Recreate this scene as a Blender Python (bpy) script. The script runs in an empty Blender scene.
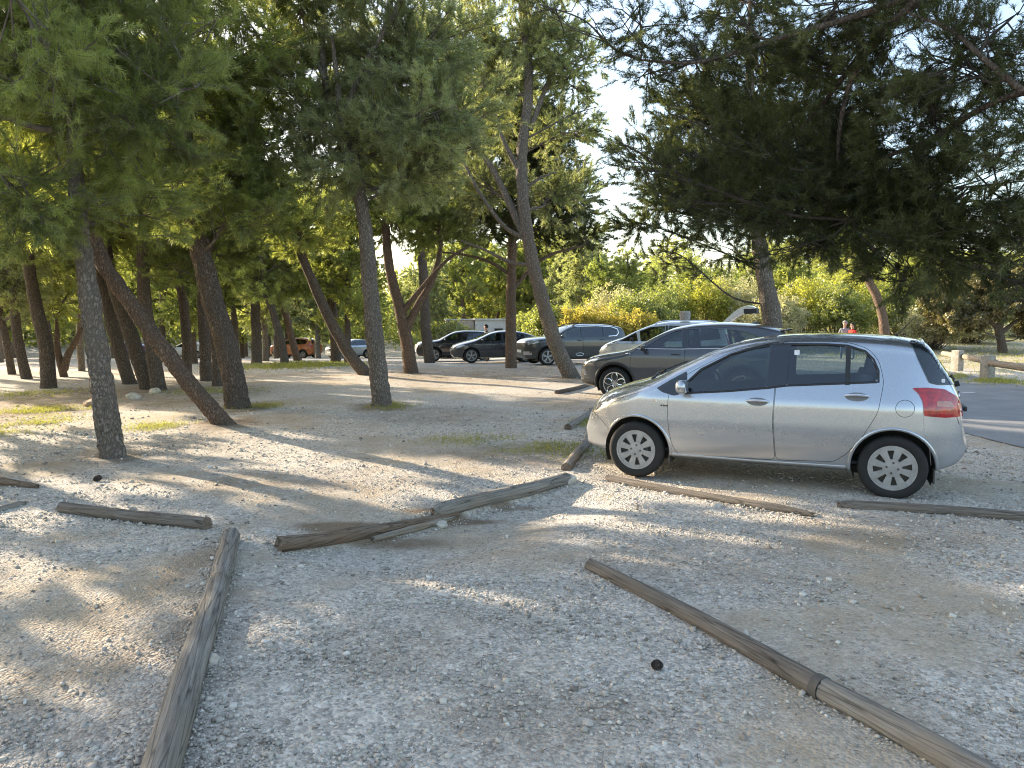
import bpy, bmesh, math, random
import numpy as np
from mathutils import Vector, Matrix, noise
from mathutils.bvhtree import BVHTree
from mathutils.geometry import delaunay_2d_cdt

SC = bpy.context.scene
COL = SC.collection
rnd = random.Random(7)
NR = np.random.default_rng(11)
R = math.radians

# ------------------------------------------------------------------ camera mapping
FPX, EYE = 742.0, 1.66
PITCH = math.atan2(62, FPX)

def ray(u, v):
    dx, dy, dz = (u - 512) / FPX, 1.0, (384 - v) / FPX
    c, s = math.cos(PITCH), math.sin(PITCH)
    return Vector((dx, dy * c + dz * s, -dy * s + dz * c))

def at(u, v, Y):
    r = ray(u, v)
    t = Y / r.y
    return Vector((r.x * t, Y, EYE + r.z * t))

def sstep(a, b, x):
    t = np.clip((x - a) / (b - a), 0, 1)
    return t * t * (3 - 2 * t)

def height(x, y):
    """terrain height, works on arrays: flat lot that falls away gently far to the left"""
    x = np.asarray(x, float); y = np.asarray(y, float)
    d = np.clip((y - 25) / 42, 0, 1.6)
    h = -1.6 * d ** 1.25 * (1 - sstep(-4, 9, x - 0.0 * y))
    h = h + 0.018 * np.sin(x * 0.9 + 1.3) * np.sin(y * 0.7 + .4) + 0.010 * np.sin(x * 2.3 + y * 1.1)
    h = h - 0.018 * np.sin(x*.9+1.3)*np.sin(y*.7+.4) * sstep(5.2, 6.4, x)   # calm under the road
    # bank held by the broken logs: soil drops in front of them
    ax, ay, bx, by = -1.75, 5.35, 0.55, 7.75
    L = math.hypot(bx - ax, by - ay); ux, uy = (bx - ax) / L, (by - ay) / L
    s = (x - ax) * ux + (y - ay) * uy
    n = (x - ax) * uy - (y - ay) * ux         # positive towards the camera / right
    w = sstep(-.3, .5, s) * (1 - sstep(L - .8, L + .1, s))
    h = h - 0.11 * w * sstep(-.02, .14, n) * (1 - sstep(.5, 1.5, n))
    # far hill
    h = h + 9 * sstep(75, 170, np.hypot(x, y)) + 0.8 * sstep(34, 60, y) * sstep(8, 20, x)
    return h

def H0(x, y):
    return float(height(x, y))

def ground(u, v):
    r = ray(u, v); z = 0.0
    for _ in range(40):
        t = (z - EYE) / r.z
        z += .4 * (H0(r.x * t, r.y * t) - z)
    return Vector((r.x * t, r.y * t, z))

# ------------------------------------------------------------------ object helpers
def tag(o, label=None, cat=None, group=None, kind=None):
    if label: o['label'] = label
    if cat: o['category'] = cat
    if group: o['group'] = group
    if kind: o['kind'] = kind
    return o

def empty(name, loc=(0, 0, 0), rz=0.0, parent=None):
    o = bpy.data.objects.new(name, None)
    o.empty_display_size = .2
    COL.objects.link(o); o.location = loc; o.rotation_euler = (0, 0, rz)
    if parent: o.parent = parent
    return o

def link(name, me, parent=None, loc=None):
    o = bpy.data.objects.new(name, me)
    COL.objects.link(o)
    if parent: o.parent = parent
    if loc is not None: o.location = loc
    return o

def mesh(name, V, F, mat=None, smooth=True):
    me = bpy.data.meshes.new(name)
    me.from_pydata([tuple(v) for v in V], [], [tuple(f) for f in F])
    if mat:
        me.materials.append(mat)
    if smooth:
        me.polygons.foreach_set('use_smooth', [True] * len(me.polygons))
    me.update()
    return me

def tri_mesh(name, V, nfaces, k, mat, attrs=None, smooth=False, F=None):
    """fast mesh: V (n,3); faces of k corners; F optional (nfaces,k) index array"""
    me = bpy.data.meshes.new(name)
    V = np.ascontiguousarray(V, dtype=np.float32)
    me.vertices.add(len(V)); me.vertices.foreach_set('co', V.ravel())
    if F is None:
        F = np.arange(nfaces * k, dtype=np.int32)
    F = np.ascontiguousarray(F, dtype=np.int32).ravel()
    me.loops.add(nfaces * k); me.loops.foreach_set('vertex_index', F)
    me.polygons.add(nfaces)
    me.polygons.foreach_set('loop_start', np.arange(0, nfaces * k, k, dtype=np.int32))
    me.polygons.foreach_set('loop_total', np.full(nfaces, k, dtype=np.int32))
    if smooth:
        me.polygons.foreach_set('use_smooth', np.ones(nfaces, dtype=bool))
    if attrs:
        for nme, arr in attrs.items():
            a = me.attributes.new(nme, 'FLOAT', 'POINT')
            a.data.foreach_set('value', np.ascontiguousarray(arr, dtype=np.float32))
    if mat: me.materials.append(mat)
    me.update(calc_edges=True)
    return me

class MB:
    def __init__(s): s.V = []; s.F = []
    def add(s, V, F):
        n = len(s.V); s.V += [tuple(v) for v in V]; s.F += [tuple(i + n for i in f) for f in F]
    def box(s, c, d, rot=None):
        x, y, z = d[0] / 2, d[1] / 2, d[2] / 2
        V = [Vector((a * x, b * y, e * z)) for a in (-1, 1) for b in (-1, 1) for e in (-1, 1)]
        if rot: V = [rot @ v for v in V]
        V = [v + Vector(c) for v in V]
        s.add(V, [(0, 1, 3, 2), (4, 6, 7, 5), (0, 4, 5, 1), (2, 3, 7, 6), (0, 2, 6, 4), (1, 5, 7, 3)])
    def tube(s, pts, rad, seg=8, caps=True):
        pts = [Vector(p) for p in pts]; n = len(pts)
        if not hasattr(rad, '__len__'): rad = [rad] * n
        up = None; b = len(s.V)
        for i, p in enumerate(pts):
            t = (pts[min(i + 1, n - 1)] - pts[max(i - 1, 0)]).normalized()
            if up is None: up = t.orthogonal().normalized()
            up = (up - t * up.dot(t)).normalized(); w = t.cross(up)
            for k in range(seg):
                a = 2 * math.pi * k / seg
                s.V.append(tuple(p + (up * math.cos(a) + w * math.sin(a)) * rad[i]))
        for i in range(n - 1):
            for k in range(seg):
                k2 = (k + 1) % seg
                s.F.append((b + i * seg + k, b + i * seg + k2, b + (i + 1) * seg + k2, b + (i + 1) * seg + k))
        if caps:
            s.F.append(tuple(b + k for k in reversed(range(seg))))
            s.F.append(tuple(b + (n - 1) * seg + k for k in range(seg)))
    def lathe(s, prof, c, axis='y', seg=32, closed=False):
        """prof (r, a) along axis"""
        b = len(s.V); n = len(prof)
        for k in range(seg):
            a = 2 * math.pi * k / seg
            for r_, h in prof:
                if axis == 'y': s.V.append((c[0] + r_ * math.cos(a), c[1] + h, c[2] + r_ * math.sin(a)))
                else: s.V.append((c[0] + r_ * math.cos(a), c[1] + r_ * math.sin(a), c[2] + h))
        for k in range(seg):
            k2 = (k + 1) % seg
            for i in range(n if closed else n - 1):
                i2 = (i + 1) % n
                s.F.append((b + k * n + i, b + k * n + i2, b + k2 * n + i2, b + k2 * n + i))
    def build(s, name, mat, parent=None, smooth=True, bevel=0, sharp=40, loc=None):
        me = mesh(name, s.V, s.F, mat, smooth)
        bm = bmesh.new(); bm.from_mesh(me)
        bmesh.ops.recalc_face_normals(bm, faces=bm.faces)
        if bevel:
            es = [e for e in bm.edges if len(e.link_faces) == 2 and e.calc_face_angle(0) > R(30)]
            bmesh.ops.bevel(bm, geom=es, offset=bevel, segments=2, profile=.6, affect='EDGES')
            if smooth:
                for f in bm.faces: f.smooth = True
        bm.to_mesh(me); bm.free()
        if smooth: me.set_sharp_from_angle(angle=R(sharp))
        return link(name, me, parent, loc)

# ------------------------------------------------------------------ material helpers
class N:
    def __init__(s, name):
        s.m = bpy.data.materials.new(name); s.m.use_nodes = True
        s.t = s.m.node_tree; s.t.nodes.clear()
        s.out = s.t.nodes.new('ShaderNodeOutputMaterial')
    def n(s, typ, ins=None, **kw):
        nd = s.t.nodes.new('ShaderNode' + typ)
        for k, v in kw.items(): setattr(nd, k, v)
        for k, v in (ins or {}).items():
            if hasattr(v, 'is_output') or isinstance(v, bpy.types.NodeSocket): s.t.links.new(v, nd.inputs[k])
            else: nd.inputs[k].default_value = v
        return nd
    def ramp(s, fac, stops, interp='LINEAR'):
        nd = s.t.nodes.new('ShaderNodeValToRGB'); nd.color_ramp.interpolation = interp
        e = nd.color_ramp.elements
        while len(e) < len(stops): e.new(.5)
        for i, (p, c) in enumerate(stops):
            e[i].position = p; e[i].color = (*c, 1) if len(c) == 3 else c
        s.t.links.new(fac, nd.inputs[0]); return nd.outputs[0]
    def math(s, op, a, b=None, clamp=False):
        nd = s.t.nodes.new('ShaderNodeMath'); nd.operation = op; nd.use_clamp = clamp
        for i, v in enumerate((a, b)):
            if v is None: continue
            if isinstance(v, bpy.types.NodeSocket): s.t.links.new(v, nd.inputs[i])
            else: nd.inputs[i].default_value = v
        return nd.outputs[0]
    def mix(s, f, a, b, mode='MIX'):
        nd = s.t.nodes.new('ShaderNodeMix'); nd.data_type = 'RGBA'; nd.blend_type = mode
        for i, v in ((0, f), (6, a), (7, b)):
            if isinstance(v, bpy.types.NodeSocket): s.t.links.new(v, nd.inputs[i])
            else: nd.inputs[i].default_value = v if i == 0 else (*v, 1)
        return nd.outputs[2]
    def coords(s, scale=(1, 1, 1), kind='Object'):
        tc = s.n('TexCoord'); mp = s.n('Mapping', {'Vector': tc.outputs[kind], 'Scale': scale}); return mp.outputs[0]
    def noise(s, vec, scale, detail=4, rough=.55, out='Fac'):
        return s.n('TexNoise', {'Vector': vec, 'Scale': scale, 'Detail': detail, 'Roughness': rough}).outputs[out]
    def bump(s, h, strength=.5, dist=.01, normal=None):
        i = {'Height': h, 'Strength': strength, 'Distance': dist}
        if normal: i['Normal'] = normal
        return s.n('Bump', i).outputs[0]
    def done(s, sh):
        s.t.links.new(sh, s.out.inputs[0]); return s.m

def simple(name, col, rough=.5, metal=0, coat=0, spec=.5, vary=.12, scale=30, bump=0, dirt=0):
    g = N(name); v = g.coords()
    nz = g.noise(v, scale, 4)
    lo = tuple(c * (1 - vary) for c in col); hi = tuple(min(1, c * (1 + vary)) for c in col)
    c = g.ramp(nz, [(.3, lo), (.7, hi)])
    ins = {'Roughness': rough, 'Metallic': metal, 'Coat Weight': coat, 'Coat Roughness': .06, 'Specular IOR Level': spec}
    if dirt:
        sep = g.n('SeparateXYZ', {'Vector': g.n('TexCoord').outputs['Object']})
        low = g.math('SUBTRACT', 1.0, g.math('MULTIPLY', sep.outputs[2], 1.6), True)
        n2 = g.noise(v, 6, 6, .7)
        f = g.math('MULTIPLY', g.math('MULTIPLY', low, n2), dirt, True)
        c = g.mix(f, c, (.33, .29, .23))
        ins['Roughness'] = g.math('ADD', rough, g.math('MULTIPLY', f, .5), True)
    ins['Base Color'] = c
    if bump: ins['Normal'] = g.bump(g.noise(v, scale * 3, 5), bump, .004)
    return g.done(g.n('BsdfPrincipled', ins).outputs[0])

def paint(name, col, metal=.55, rough=.34):
    g = N(name); v = g.coords()
    fl = g.noise(v, 900, 1)
    c = g.ramp(fl, [(.35, tuple(x * .93 for x in col)), (.65, tuple(min(1, x * 1.05) for x in col))])
    sep = g.n('SeparateXYZ', {'Vector': g.n('TexCoord').outputs['Object']})
    low = g.math('SUBTRACT', 1.05, g.math('MULTIPLY', sep.outputs[2], 1.5), True)
    dust = g.math('MULTIPLY', g.math('POWER', g.noise(v, 5, 7, .72), 1.6), g.math('ADD', low, .10), True)
    dust = g.math('MULTIPLY', dust, .5, True)
    c = g.mix(dust, c, (.36, .32, .26))
    rr = g.math('ADD', rough, g.math('MULTIPLY', dust, .45), True)
    coat = g.math('SUBTRACT', 1.0, g.math('MULTIPLY', dust, 1.2), True)
    mt = g.math('MULTIPLY', metal, g.math('SUBTRACT', 1, dust), True)
    w = g.bump(g.noise(v, 3.0, 2), .03, .05)
    return g.done(g.n('BsdfPrincipled', {'Base Color': c, 'Metallic': mt, 'Roughness': rr,
                   'Coat Weight': coat, 'Coat Roughness': .05, 'Normal': w}).outputs[0])

def glass_mat(name, tint, dusty=.018):
    g = N(name)
    tr = g.n('BsdfTransparent', {'Color': (*tint, 1)}).outputs[0]
    gl = g.n('BsdfGlossy', {'Color': (.95, .97, 1, 1), 'Roughness': .02}).outputs[0]
    fr = g.n('Fresnel', {'IOR': 1.6}).outputs[0]
    fr2 = g.math('ADD', g.math('MULTIPLY', fr, 1.0), .03, True)
    m1 = g.n('MixShader', {0: fr2, 1: tr, 2: gl}).outputs[0]
    nz = g.math('MULTIPLY', g.noise(g.coords(), 7, 6, .7), dusty, True)
    df = g.n('BsdfDiffuse', {'Color': (.5, .47, .4, 1)}).outputs[0]
    return g.done(g.n('MixShader', {0: nz, 1: m1, 2: df}).outputs[0])

def leaf_mat(name, dark, light, trans=.45, gloss=.06):
    g = N(name)
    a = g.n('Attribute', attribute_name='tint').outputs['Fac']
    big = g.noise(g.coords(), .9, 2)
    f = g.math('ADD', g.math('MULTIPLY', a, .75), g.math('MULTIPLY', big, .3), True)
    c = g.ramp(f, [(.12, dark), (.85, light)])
    d = g.n('BsdfDiffuse', {'Color': c}).outputs[0]
    tcol = g.mix(1.0, c, (1.5, 1.6, .80), 'MULTIPLY')
    t = g.n('BsdfTranslucent', {'Color': tcol}).outputs[0]
    m = g.n('MixShader', {0: trans, 1: d, 2: t}).outputs[0]
    gl = g.n('BsdfGlossy', {'Color': (1, 1, 1, 1), 'Roughness': .45}).outputs[0]
    return g.done(g.n('MixShader', {0: gloss, 1: m, 2: gl}).outputs[0])

def bark_mat(name, dark, light, warm, zs=.42):
    g = N(name)
    v0 = g.coords((1, 1, zs))
    wob = g.n('TexNoise', {'Vector': g.coords(), 'Scale': 13, 'Detail': 4}).outputs['Color']
    v = g.n('VectorMath', {0: v0, 1: g.n('VectorMath', {0: wob, 3: .075}, operation='SCALE').outputs[0]}, operation='ADD').outputs[0]
    vo = g.n('TexVoronoi', {'Vector': v, 'Scale': 27, 'Randomness': 1}, feature='DISTANCE_TO_EDGE').outputs[0]
    vc = g.n('TexVoronoi', {'Vector': v, 'Scale': 27}).outputs['Color']
    n1 = g.noise(v0, 60, 7, .75); n2 = g.noise(g.coords(), 1.6, 4, .6)
    pl = g.math('MULTIPLY', g.math('ADD', g.math('MULTIPLY', vo, .8), g.math('MULTIPLY', g.math('SUBTRACT', n1, .3), .5)), 1.9, True)
    c = g.ramp(pl, [(.06, dark), (.24, tuple(d * .5 + l * .30 for d, l in zip(dark, light))), (.62, light), (.95, tuple(min(1, x * 1.25) for x in light))])
    wv = g.n('SeparateColor', {0: vc}).outputs[0]
    c = g.mix(g.math('MULTIPLY', wv, .5), c, warm, 'MIX')
    c = g.mix(g.ramp(n2, [(.4, (0, 0, 0)), (.65, (.55, .55, .55))]), c, tuple(x * .45 for x in light))
    b = g.bump(g.math('ADD', pl, g.math('MULTIPLY', n1, .6)), 1.0, .03)
    return g.done(g.n('BsdfPrincipled', {'Base Color': c, 'Roughness': .95, 'Specular IOR Level': .1, 'Normal': b}).outputs[0])

M = {}
M['bark'] = bark_mat('pine_bark', (.040, .032, .026), (.27, .225, .185), (.16, .11, .08))
M['bark_warm'] = bark_mat('warm_pine_bark', (.045, .032, .024), (.30, .225, .17), (.22, .14, .095))
M['bark_grey'] = bark_mat('grey_pine_bark', (.050, .042, .036), (.40, .35, .29), (.24, .18, .135))
M['twig'] = simple('twig_bark', (.13, .105, .085), .9, vary=.4, scale=9)
M['twig_dark'] = simple('dark_twig_bark', (.06, .048, .038), .9, vary=.4, scale=9)
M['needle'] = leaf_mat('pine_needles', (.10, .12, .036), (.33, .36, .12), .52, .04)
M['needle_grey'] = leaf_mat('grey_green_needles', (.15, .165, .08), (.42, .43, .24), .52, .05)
M['needle_shade'] = leaf_mat('shaded_needles', (.038, .048, .018), (.145, .155, .06), .42, .03)  # darker needle copy: shade of the backlit crowns put into the colour
M['needle_lit'] = leaf_mat('sunlit_needles', (.17, .19, .06), (.44, .45, .17), .55, .04)  # paler, yellower needle copy: sunlight painted into the colour
M['bush'] = leaf_mat('maquis_leaves', (.10, .12, .04), (.34, .35, .11), .5, .05)
M['bush_grey'] = leaf_mat('grey_twiggy_leaves', (.24, .22, .14), (.52, .48, .34), .42, .03)
M['bush_rust'] = leaf_mat('rusty_yellow_leaves', (.24, .19, .05), (.50, .41, .11), .45, .03)
M['olive'] = leaf_mat('olive_brown_leaves', (.10, .085, .045), (.27, .23, .11), .42, .04)
M['grass'] = leaf_mat('grass_blades', (.13, .14, .03), (.34, .32, .09), .45, .03)
# ------------------------------------------------------------------ vegetation
def unit(a):
    return a / np.maximum(np.linalg.norm(a, axis=-1, keepdims=True), 1e-9)

def rdir(n, r=NR):
    return unit(r.normal(size=(n, 3)))

def needles(C, D, per, ln, wd, spread, tint, r=NR):
    """tufts at C pointing along D: per thin needles each"""
    n = len(C)
    Cx = np.repeat(C, per, 0); Dx = np.repeat(D, per, 0); T = np.repeat(tint, per)
    d = unit(Dx + rdir(n * per, r) * spread)
    L = ln * r.uniform(.65, 1.15, (n * per, 1))
    base = Cx + Dx * r.uniform(-.03, .03, (n * per, 1))
    side = unit(np.cross(d, rdir(n * per, r))) * (wd * .5)
    V = np.empty((n * per, 3, 3))
    V[:, 0] = base + side; V[:, 1] = base - side; V[:, 2] = base + d * L
    t = np.repeat(np.clip(T + r.normal(0, .07, n * per), 0, 1), 3)
    return V.reshape(-1, 3), t

def leaves(C, per, size, spread, tint, r=NR):
    """clumps of small broad leaves (two-triangle rhombs given as quads)"""
    n = len(C) * per
    P = np.repeat(C, per, 0) + r.normal(size=(n, 3)) * spread
    a = rdir(n, r); b = unit(np.cross(a, rdir(n, r)))
    s = size * r.uniform(.6, 1.3, (n, 1))
    V = np.empty((n, 4, 3))
    V[:, 0] = P - a * s; V[:, 1] = P + b * s * .45; V[:, 2] = P + a * s; V[:, 3] = P - b * s * .45
    t = np.repeat(np.clip(np.repeat(tint, per) + r.normal(0, .1, n), 0, 1), 4)
    return V.reshape(-1, 3), t

def segs_mesh(A, B, ra, rb, k=3):
    """many tapered prisms from A to B"""
    n = len(A); t = unit(B - A)
    up = unit(np.cross(t, np.tile([.31, .22, .93], (n, 1)))); w = np.cross(t, up)
    V = np.empty((n, 2 * k, 3)); F = np.empty((n, k, 4), int)
    for i in range(k):
        a = 2 * math.pi * i / k
        o = up * math.cos(a) + w * math.sin(a)
        V[:, i] = A + o * ra[:, None]; V[:, k + i] = B + o * rb[:, None]
        j = (i + 1) % k
        F[:, i] = np.array([i, j, k + j, k + i])
    F = F + (np.arange(n) * 2 * k)[:, None, None]
    return V.reshape(-1, 3), F.reshape(-1, 4)

def catmull(P, n):
    P = np.asarray(P, float)
    if len(P) == 2: P = np.array([P[0], P[0] * .5 + P[1] * .5, P[1]])
    Q = np.vstack([2 * P[0] - P[1], P, 2 * P[-1] - P[-2]])
    out = []; m = len(P) - 1
    for i in range(n):
        t = i / (n - 1) * m; k = min(int(t), m - 1); f = t - k
        a, b, c, d = Q[k], Q[k + 1], Q[k + 2], Q[k + 3]
        out.append(.5 * ((2 * b) + (-a + c) * f + (2 * a - 5 * b + 4 * c - d) * f * f + (-a + 3 * b - 3 * c + d) * f ** 3))
    return np.array(out)

def trunk_mesh(P, rad, mat, seg=20, rings=60, flare=.5, rough=.10, seed=0, plates=False):
    """knobbly tapered trunk with root flare; P control points, rad radius at each"""
    L = catmull(P, rings); rr = np.interp(np.linspace(0, 1, rings), np.linspace(0, 1, len(rad)), rad)
    V = []; up = Vector((0, 1, 0)); base = L[0]
    dist = 0
    for i in range(rings):
        t = Vector(L[min(i + 1, rings - 1)] - L[max(i - 1, 0)]).normalized()
        up = (up - t * up.dot(t)).normalized(); w = t.cross(up)
        if i: dist += np.linalg.norm(L[i] - L[i - 1])
        fl = 1 + flare * math.exp(-dist / (.8 * rad[0] + .06))
        for k in range(seg):
            a = 2 * math.pi * k / seg
            o = up * math.cos(a) + w * math.sin(a)
            q = Vector(L[i]) + o * rr[i]
            nz = noise.noise(q * 3.2 + Vector((seed, 0, 0))) * rough * 1.2
            pz = Vector((q.x * 22, q.y * 22, q.z * 6 + seed))
            nz += (noise.noise(pz)) * rough * .8
            if plates:
                w_ = noise.noise_vector(q * 7) * .5
                r1 = abs(noise.noise(Vector((q.x * 15, q.y * 15, q.z * 4.2 + seed)) + w_)); r2 = abs(noise.noise(Vector((q.x * 34, q.y * 34, q.z * 13 + seed)) + w_))
                nz += min(.11, r1 * .42) - .065 + min(.04, r2 * .14)
            lob = 1 + .14 * math.exp(-dist / .25) * math.sin(a * 4 + seed)
            V.append(Vector(L[i]) + o * rr[i] * fl * (1 + nz) * lob)
    F = []
    for i in range(rings - 1):
        for k in range(seg):
            k2 = (k + 1) % seg
            F.append((i * seg + k, i * seg + k2, (i + 1) * seg + k2, (i + 1) * seg + k))
    F.append(tuple((rings - 1) * seg + k for k in range(seg)))
    return mesh('trunk', V, F, mat)

def interp_path(L, t):
    x = np.clip(t, 0, 1) * (len(L) - 1); i = np.minimum(x.astype(int), len(L) - 2); f = (x - i)[:, None]
    return L[i] * (1 - f) + L[i + 1] * f

def grow(L, blobs, q, r, leafsz=(.10, .004), per=14, twig_r=.004, droop=.0, limb_k=1.0):
    """L trunk path (n,3); blobs (center, radii(3), tufts per m3, tint). Returns branch segs + foliage."""
    A = []; B = []; RA = []; RB = []; TC = []; TD = []; TT = []
    for (c, rad, dens, tint) in blobs:
        c = np.asarray(c, float); rad = np.asarray(rad, float)
        vol = 4.19 * rad.prod()
        # attach to the trunk below the blob
        hd = np.linalg.norm((L - c)[:, :2], axis=1)
        cost = np.abs((c[2] - .35 * hd - .15) - L[:, 2]) + .25 * hd
        a0 = L[int(np.argmin(cost))]
        # main limb
        d = c - a0; ln = np.linalg.norm(d) + 1e-6
        m1 = a0 + d * .35 + np.array([0, 0, -.06 * ln]) + r.normal(size=3) * .05 * ln
        m2 = a0 + d * .72 + r.normal(size=3) * .06 * ln
        end = c + unit(d) * rad * .55
        limb = catmull([a0, m1, m2, end], 14)
        lr = np.linspace((.012 + .010 * ln ** .8 + .012 * rad.mean()) * limb_k, .008, 14)
        A.append(limb[:-1]); B.append(limb[1:]); RA.append(lr[:-1]); RB.append(lr[1:])
        ntuft = max(12, int(dens * vol * q * QM))
        per_tw = 6; ntw = max(3, ntuft // per_tw); K = max(3, int(ntw ** .5 * 1.7)); Mn = max(1, ntw // K)
        # sub branches to shell-weighted points
        e = c + rdir(K, r) * rad * (r.uniform(.25, 1, (K, 1)) ** .45)
        s = interp_path(limb, r.uniform(.35, 1, K))
        mid = s * .5 + e * .5 + r.normal(size=(K, 3)) * .08 * rad.mean() + np.array([0, 0, -.05])
        r0 = .007 + .005 * rad.mean()
        A += [s, mid]; B += [mid, e]
        RA += [np.full(K, r0), np.full(K, r0 * .7)]; RB += [np.full(K, r0 * .7), np.full(K, r0 * .35)]
        # twigs
        ki = np.repeat(np.arange(K), Mn); n = len(ki)
        t = r.uniform(.15, 1.05, n)[:, None]
        P = np.where(t < .5, s[ki] * (1 - 2 * t) + mid[ki] * 2 * t, mid[ki] * (2 - 2 * t) + e[ki] * (2 * t - 1))
        out = unit((P - c) / rad)
        D = unit(unit(e - s)[ki] * .8 + out * .5 + rdir(n, r) * .9 + np.array([0, 0, .18 - droop]))
        tl = r.uniform(.18, .42, n) * min(1.5, .55 + .45 * rad.mean())
        E_ = P + D * tl[:, None] + np.array([0, 0, .02])
        A.append(P); B.append(E_); RA.append(np.full(n, twig_r)); RB.append(np.full(n, twig_r * .5))
        # tufts
        ti = np.repeat(np.arange(n), per_tw); f = np.tile(np.linspace(.3, 1.0, per_tw), n)[:, None]
        TC.append(P[ti] * (1 - f) + E_[ti] * f + r.normal(size=(len(ti), 3)) * .012)
        TD.append(unit(D[ti] + rdir(len(ti), r) * .35))
        kt = np.clip(tint + r.normal(0, .23, K), 0, 1)
        TT.append(kt[ki][ti])
    A = np.vstack(A); B = np.vstack(B); RA = np.concatenate(RA); RB = np.concatenate(RB)
    TC = np.vstack(TC); TD = np.vstack(TD); TT = np.concatenate(TT)
    return (A, B, RA, RB), (TC, TD, TT)

QM = 6.0
STAT = {'tri': 0}
def make_tree(name, path, rad, blobs, bark, leaf, q=1.0, seed=1, per=14, ln=.10, wd=.005, spread=.75,
              seg=16, rings=50, forks=(), bare=(), flare=.2, rough=.1, origin=None, broad=None, droop=0, twig_r=.004, limb_k=1.0, twig='twig'):
    r = np.random.default_rng(seed)
    path = [np.asarray(p, float) for p in path]
    o = np.array(path[0]) if origin is None else np.asarray(origin, float)
    path = [p - o for p in path]
    dd = path[1] - path[0]; path[0] = path[0] - dd / np.linalg.norm(dd) * .28
    L = catmull(path, 60)
    root = empty(name, tuple(o))
    tm = trunk_mesh(path, rad, bark, seg, rings, flare, rough, seed, seg > 40)
    link('trunk', tm, root)
    allL = [L]
    mb = MB()
    for (pts, r0, r1) in forks:
        pp = catmull([np.asarray(p, float) - o for p in pts], 24); allL.append(pp)
        nn = len(pp); rr = [r0 + (r1 - r0) * i / (nn - 1) for i in range(nn)]
        rr = [x * (1 + .10 * noise.noise(Vector(p) * 4)) for x, p in zip(rr, pp)]
        mb.tube(pp, rr, 9)
    LL = np.vstack(allL)
    bl = [(np.asarray(c, float) - o, rr, d, t) for c, rr, d, t in blobs]
    (A, B, RA, RB), (TC, TD, TT) = grow(LL, bl, q, r, per=per, droop=droop, twig_r=twig_r, limb_k=limb_k)
    big = RA > .012
    V1, F1 = segs_mesh(A[big], B[big], RA[big], RB[big], 7)
    V2, F2 = segs_mesh(A[~big], B[~big], RA[~big], RB[~big], 3)
    VV = np.vstack([V1, V2]); FF = np.vstack([F1, F2 + len(V1)])
    if mb.V:
        Vm = np.array(mb.V); Fm = np.array([f for f in mb.F if len(f) == 4]) + len(VV)
        VV = np.vstack([VV, Vm]); FF = np.vstack([FF, Fm])
    bmh = tri_mesh('branches', VV, len(FF), 4, M[twig], smooth=True, F=FF)
    if mb.V:
        bmh.materials.append(bark)
        idx = np.zeros(len(FF), dtype=np.int32); idx[-len(Fm):] = 1
        bmh.polygons.foreach_set('material_index', idx)
    link('branches', bmh, root)
    if broad:
        V, t = leaves(TC, per, broad, .07, TT, r)
        cm = tri_mesh('crown', V, len(V) // 4, 4, leaf, {'tint': t}); STAT['tri'] += len(V) // 2
    else:
        V, t = needles(TC, TD, per, ln, wd, spread, TT, r)
        cm = tri_mesh('crown', V, len(V) // 3, 3, leaf, {'tint': t}); STAT['tri'] += len(V) // 3
    STAT['tri'] += len(FF) * 2
    link('crown', cm, root)
    return root

def copy_tree(o, parent=None):
    c = o.copy(); COL.objects.link(c)
    if parent: c.parent = parent
    for ch in list(o.children): copy_tree(ch, c)
    return c

def pxpath(pts, Y0, dY=0.0):
    """pixels to a path at depth; the first point is put on the ground"""
    g = ground(*pts[0]); Y = g.y if Y0 is None else Y0
    if Y0 is not None: g = at(pts[0][0], pts[0][1], Y); g.z = H0(g.x, g.y)
    out = [np.array(g)]; n = len(pts) - 1
    for i, p in enumerate(pts[1:]): out.append(np.array(at(p[0], p[1], Y + dY * (i + 1) / n)))
    return out, Y

def pblob(u, v, Y, ru, rv, rd=None, dens=60, tint=.5):
    c = at(u, v, Y); k = Y / FPX
    return (np.array(c), np.array([ru * k, (rd if rd else ru * k * .9), rv * k]), dens, tint)

def shrub(name, loc, rx, ry, rz, leaf, n=60, per=26, size=.05, seed=1, tint=.5, stems=True):
    r = np.random.default_rng(seed)
    root = empty(name, tuple(loc))
    c = np.array([0, 0, rz * .55])
    K = n
    d = rdir(K, r); d[:, 2] = np.abs(d[:, 2]) * 1.1 - .25
    E = c + unit(d) * np.array([rx, ry, rz * .5]) * r.uniform(.55, 1.05, (K, 1))
    E[:, 2] = np.maximum(E[:, 2], .12)
    S = r.normal(size=(K, 3)) * np.array([.15 * rx, .15 * ry, 0]); S[:, 2] = -.05
    mid = S * .5 + E * .5 + r.normal(size=(K, 3)) * .08
    V, F = segs_mesh(np.vstack([S, mid]), np.vstack([mid, E]), np.r_[np.full(K, .022), np.full(K, .014)], np.r_[np.full(K, .014), np.full(K, .006)], 3)
    link('stems', tri_mesh('stems', V, len(F), 4, M['twig'], F=F, smooth=True), root)
    # clump centres around the stem ends
    m = 9
    CC = np.repeat(E, m, 0) + r.normal(size=(K * m, 3)) * np.array([.16 * rx + .08, .16 * ry + .08, .10 * rz + .05])
    CC[:, 2] = np.maximum(CC[:, 2], .05)
    tt = np.clip(np.repeat(np.clip(tint + r.normal(0, .2, K), 0, 1), m), 0, 1)
    V, t = leaves(CC, per, size, .10, tt, r)
    V[:, 2] = np.maximum(V[:, 2], 0.01)
    link('foliage', tri_mesh('foliage', V, len(V) // 4, 4, leaf, {'tint': t}), root)
    STAT['tri'] += len(V) // 2
    return root
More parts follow.
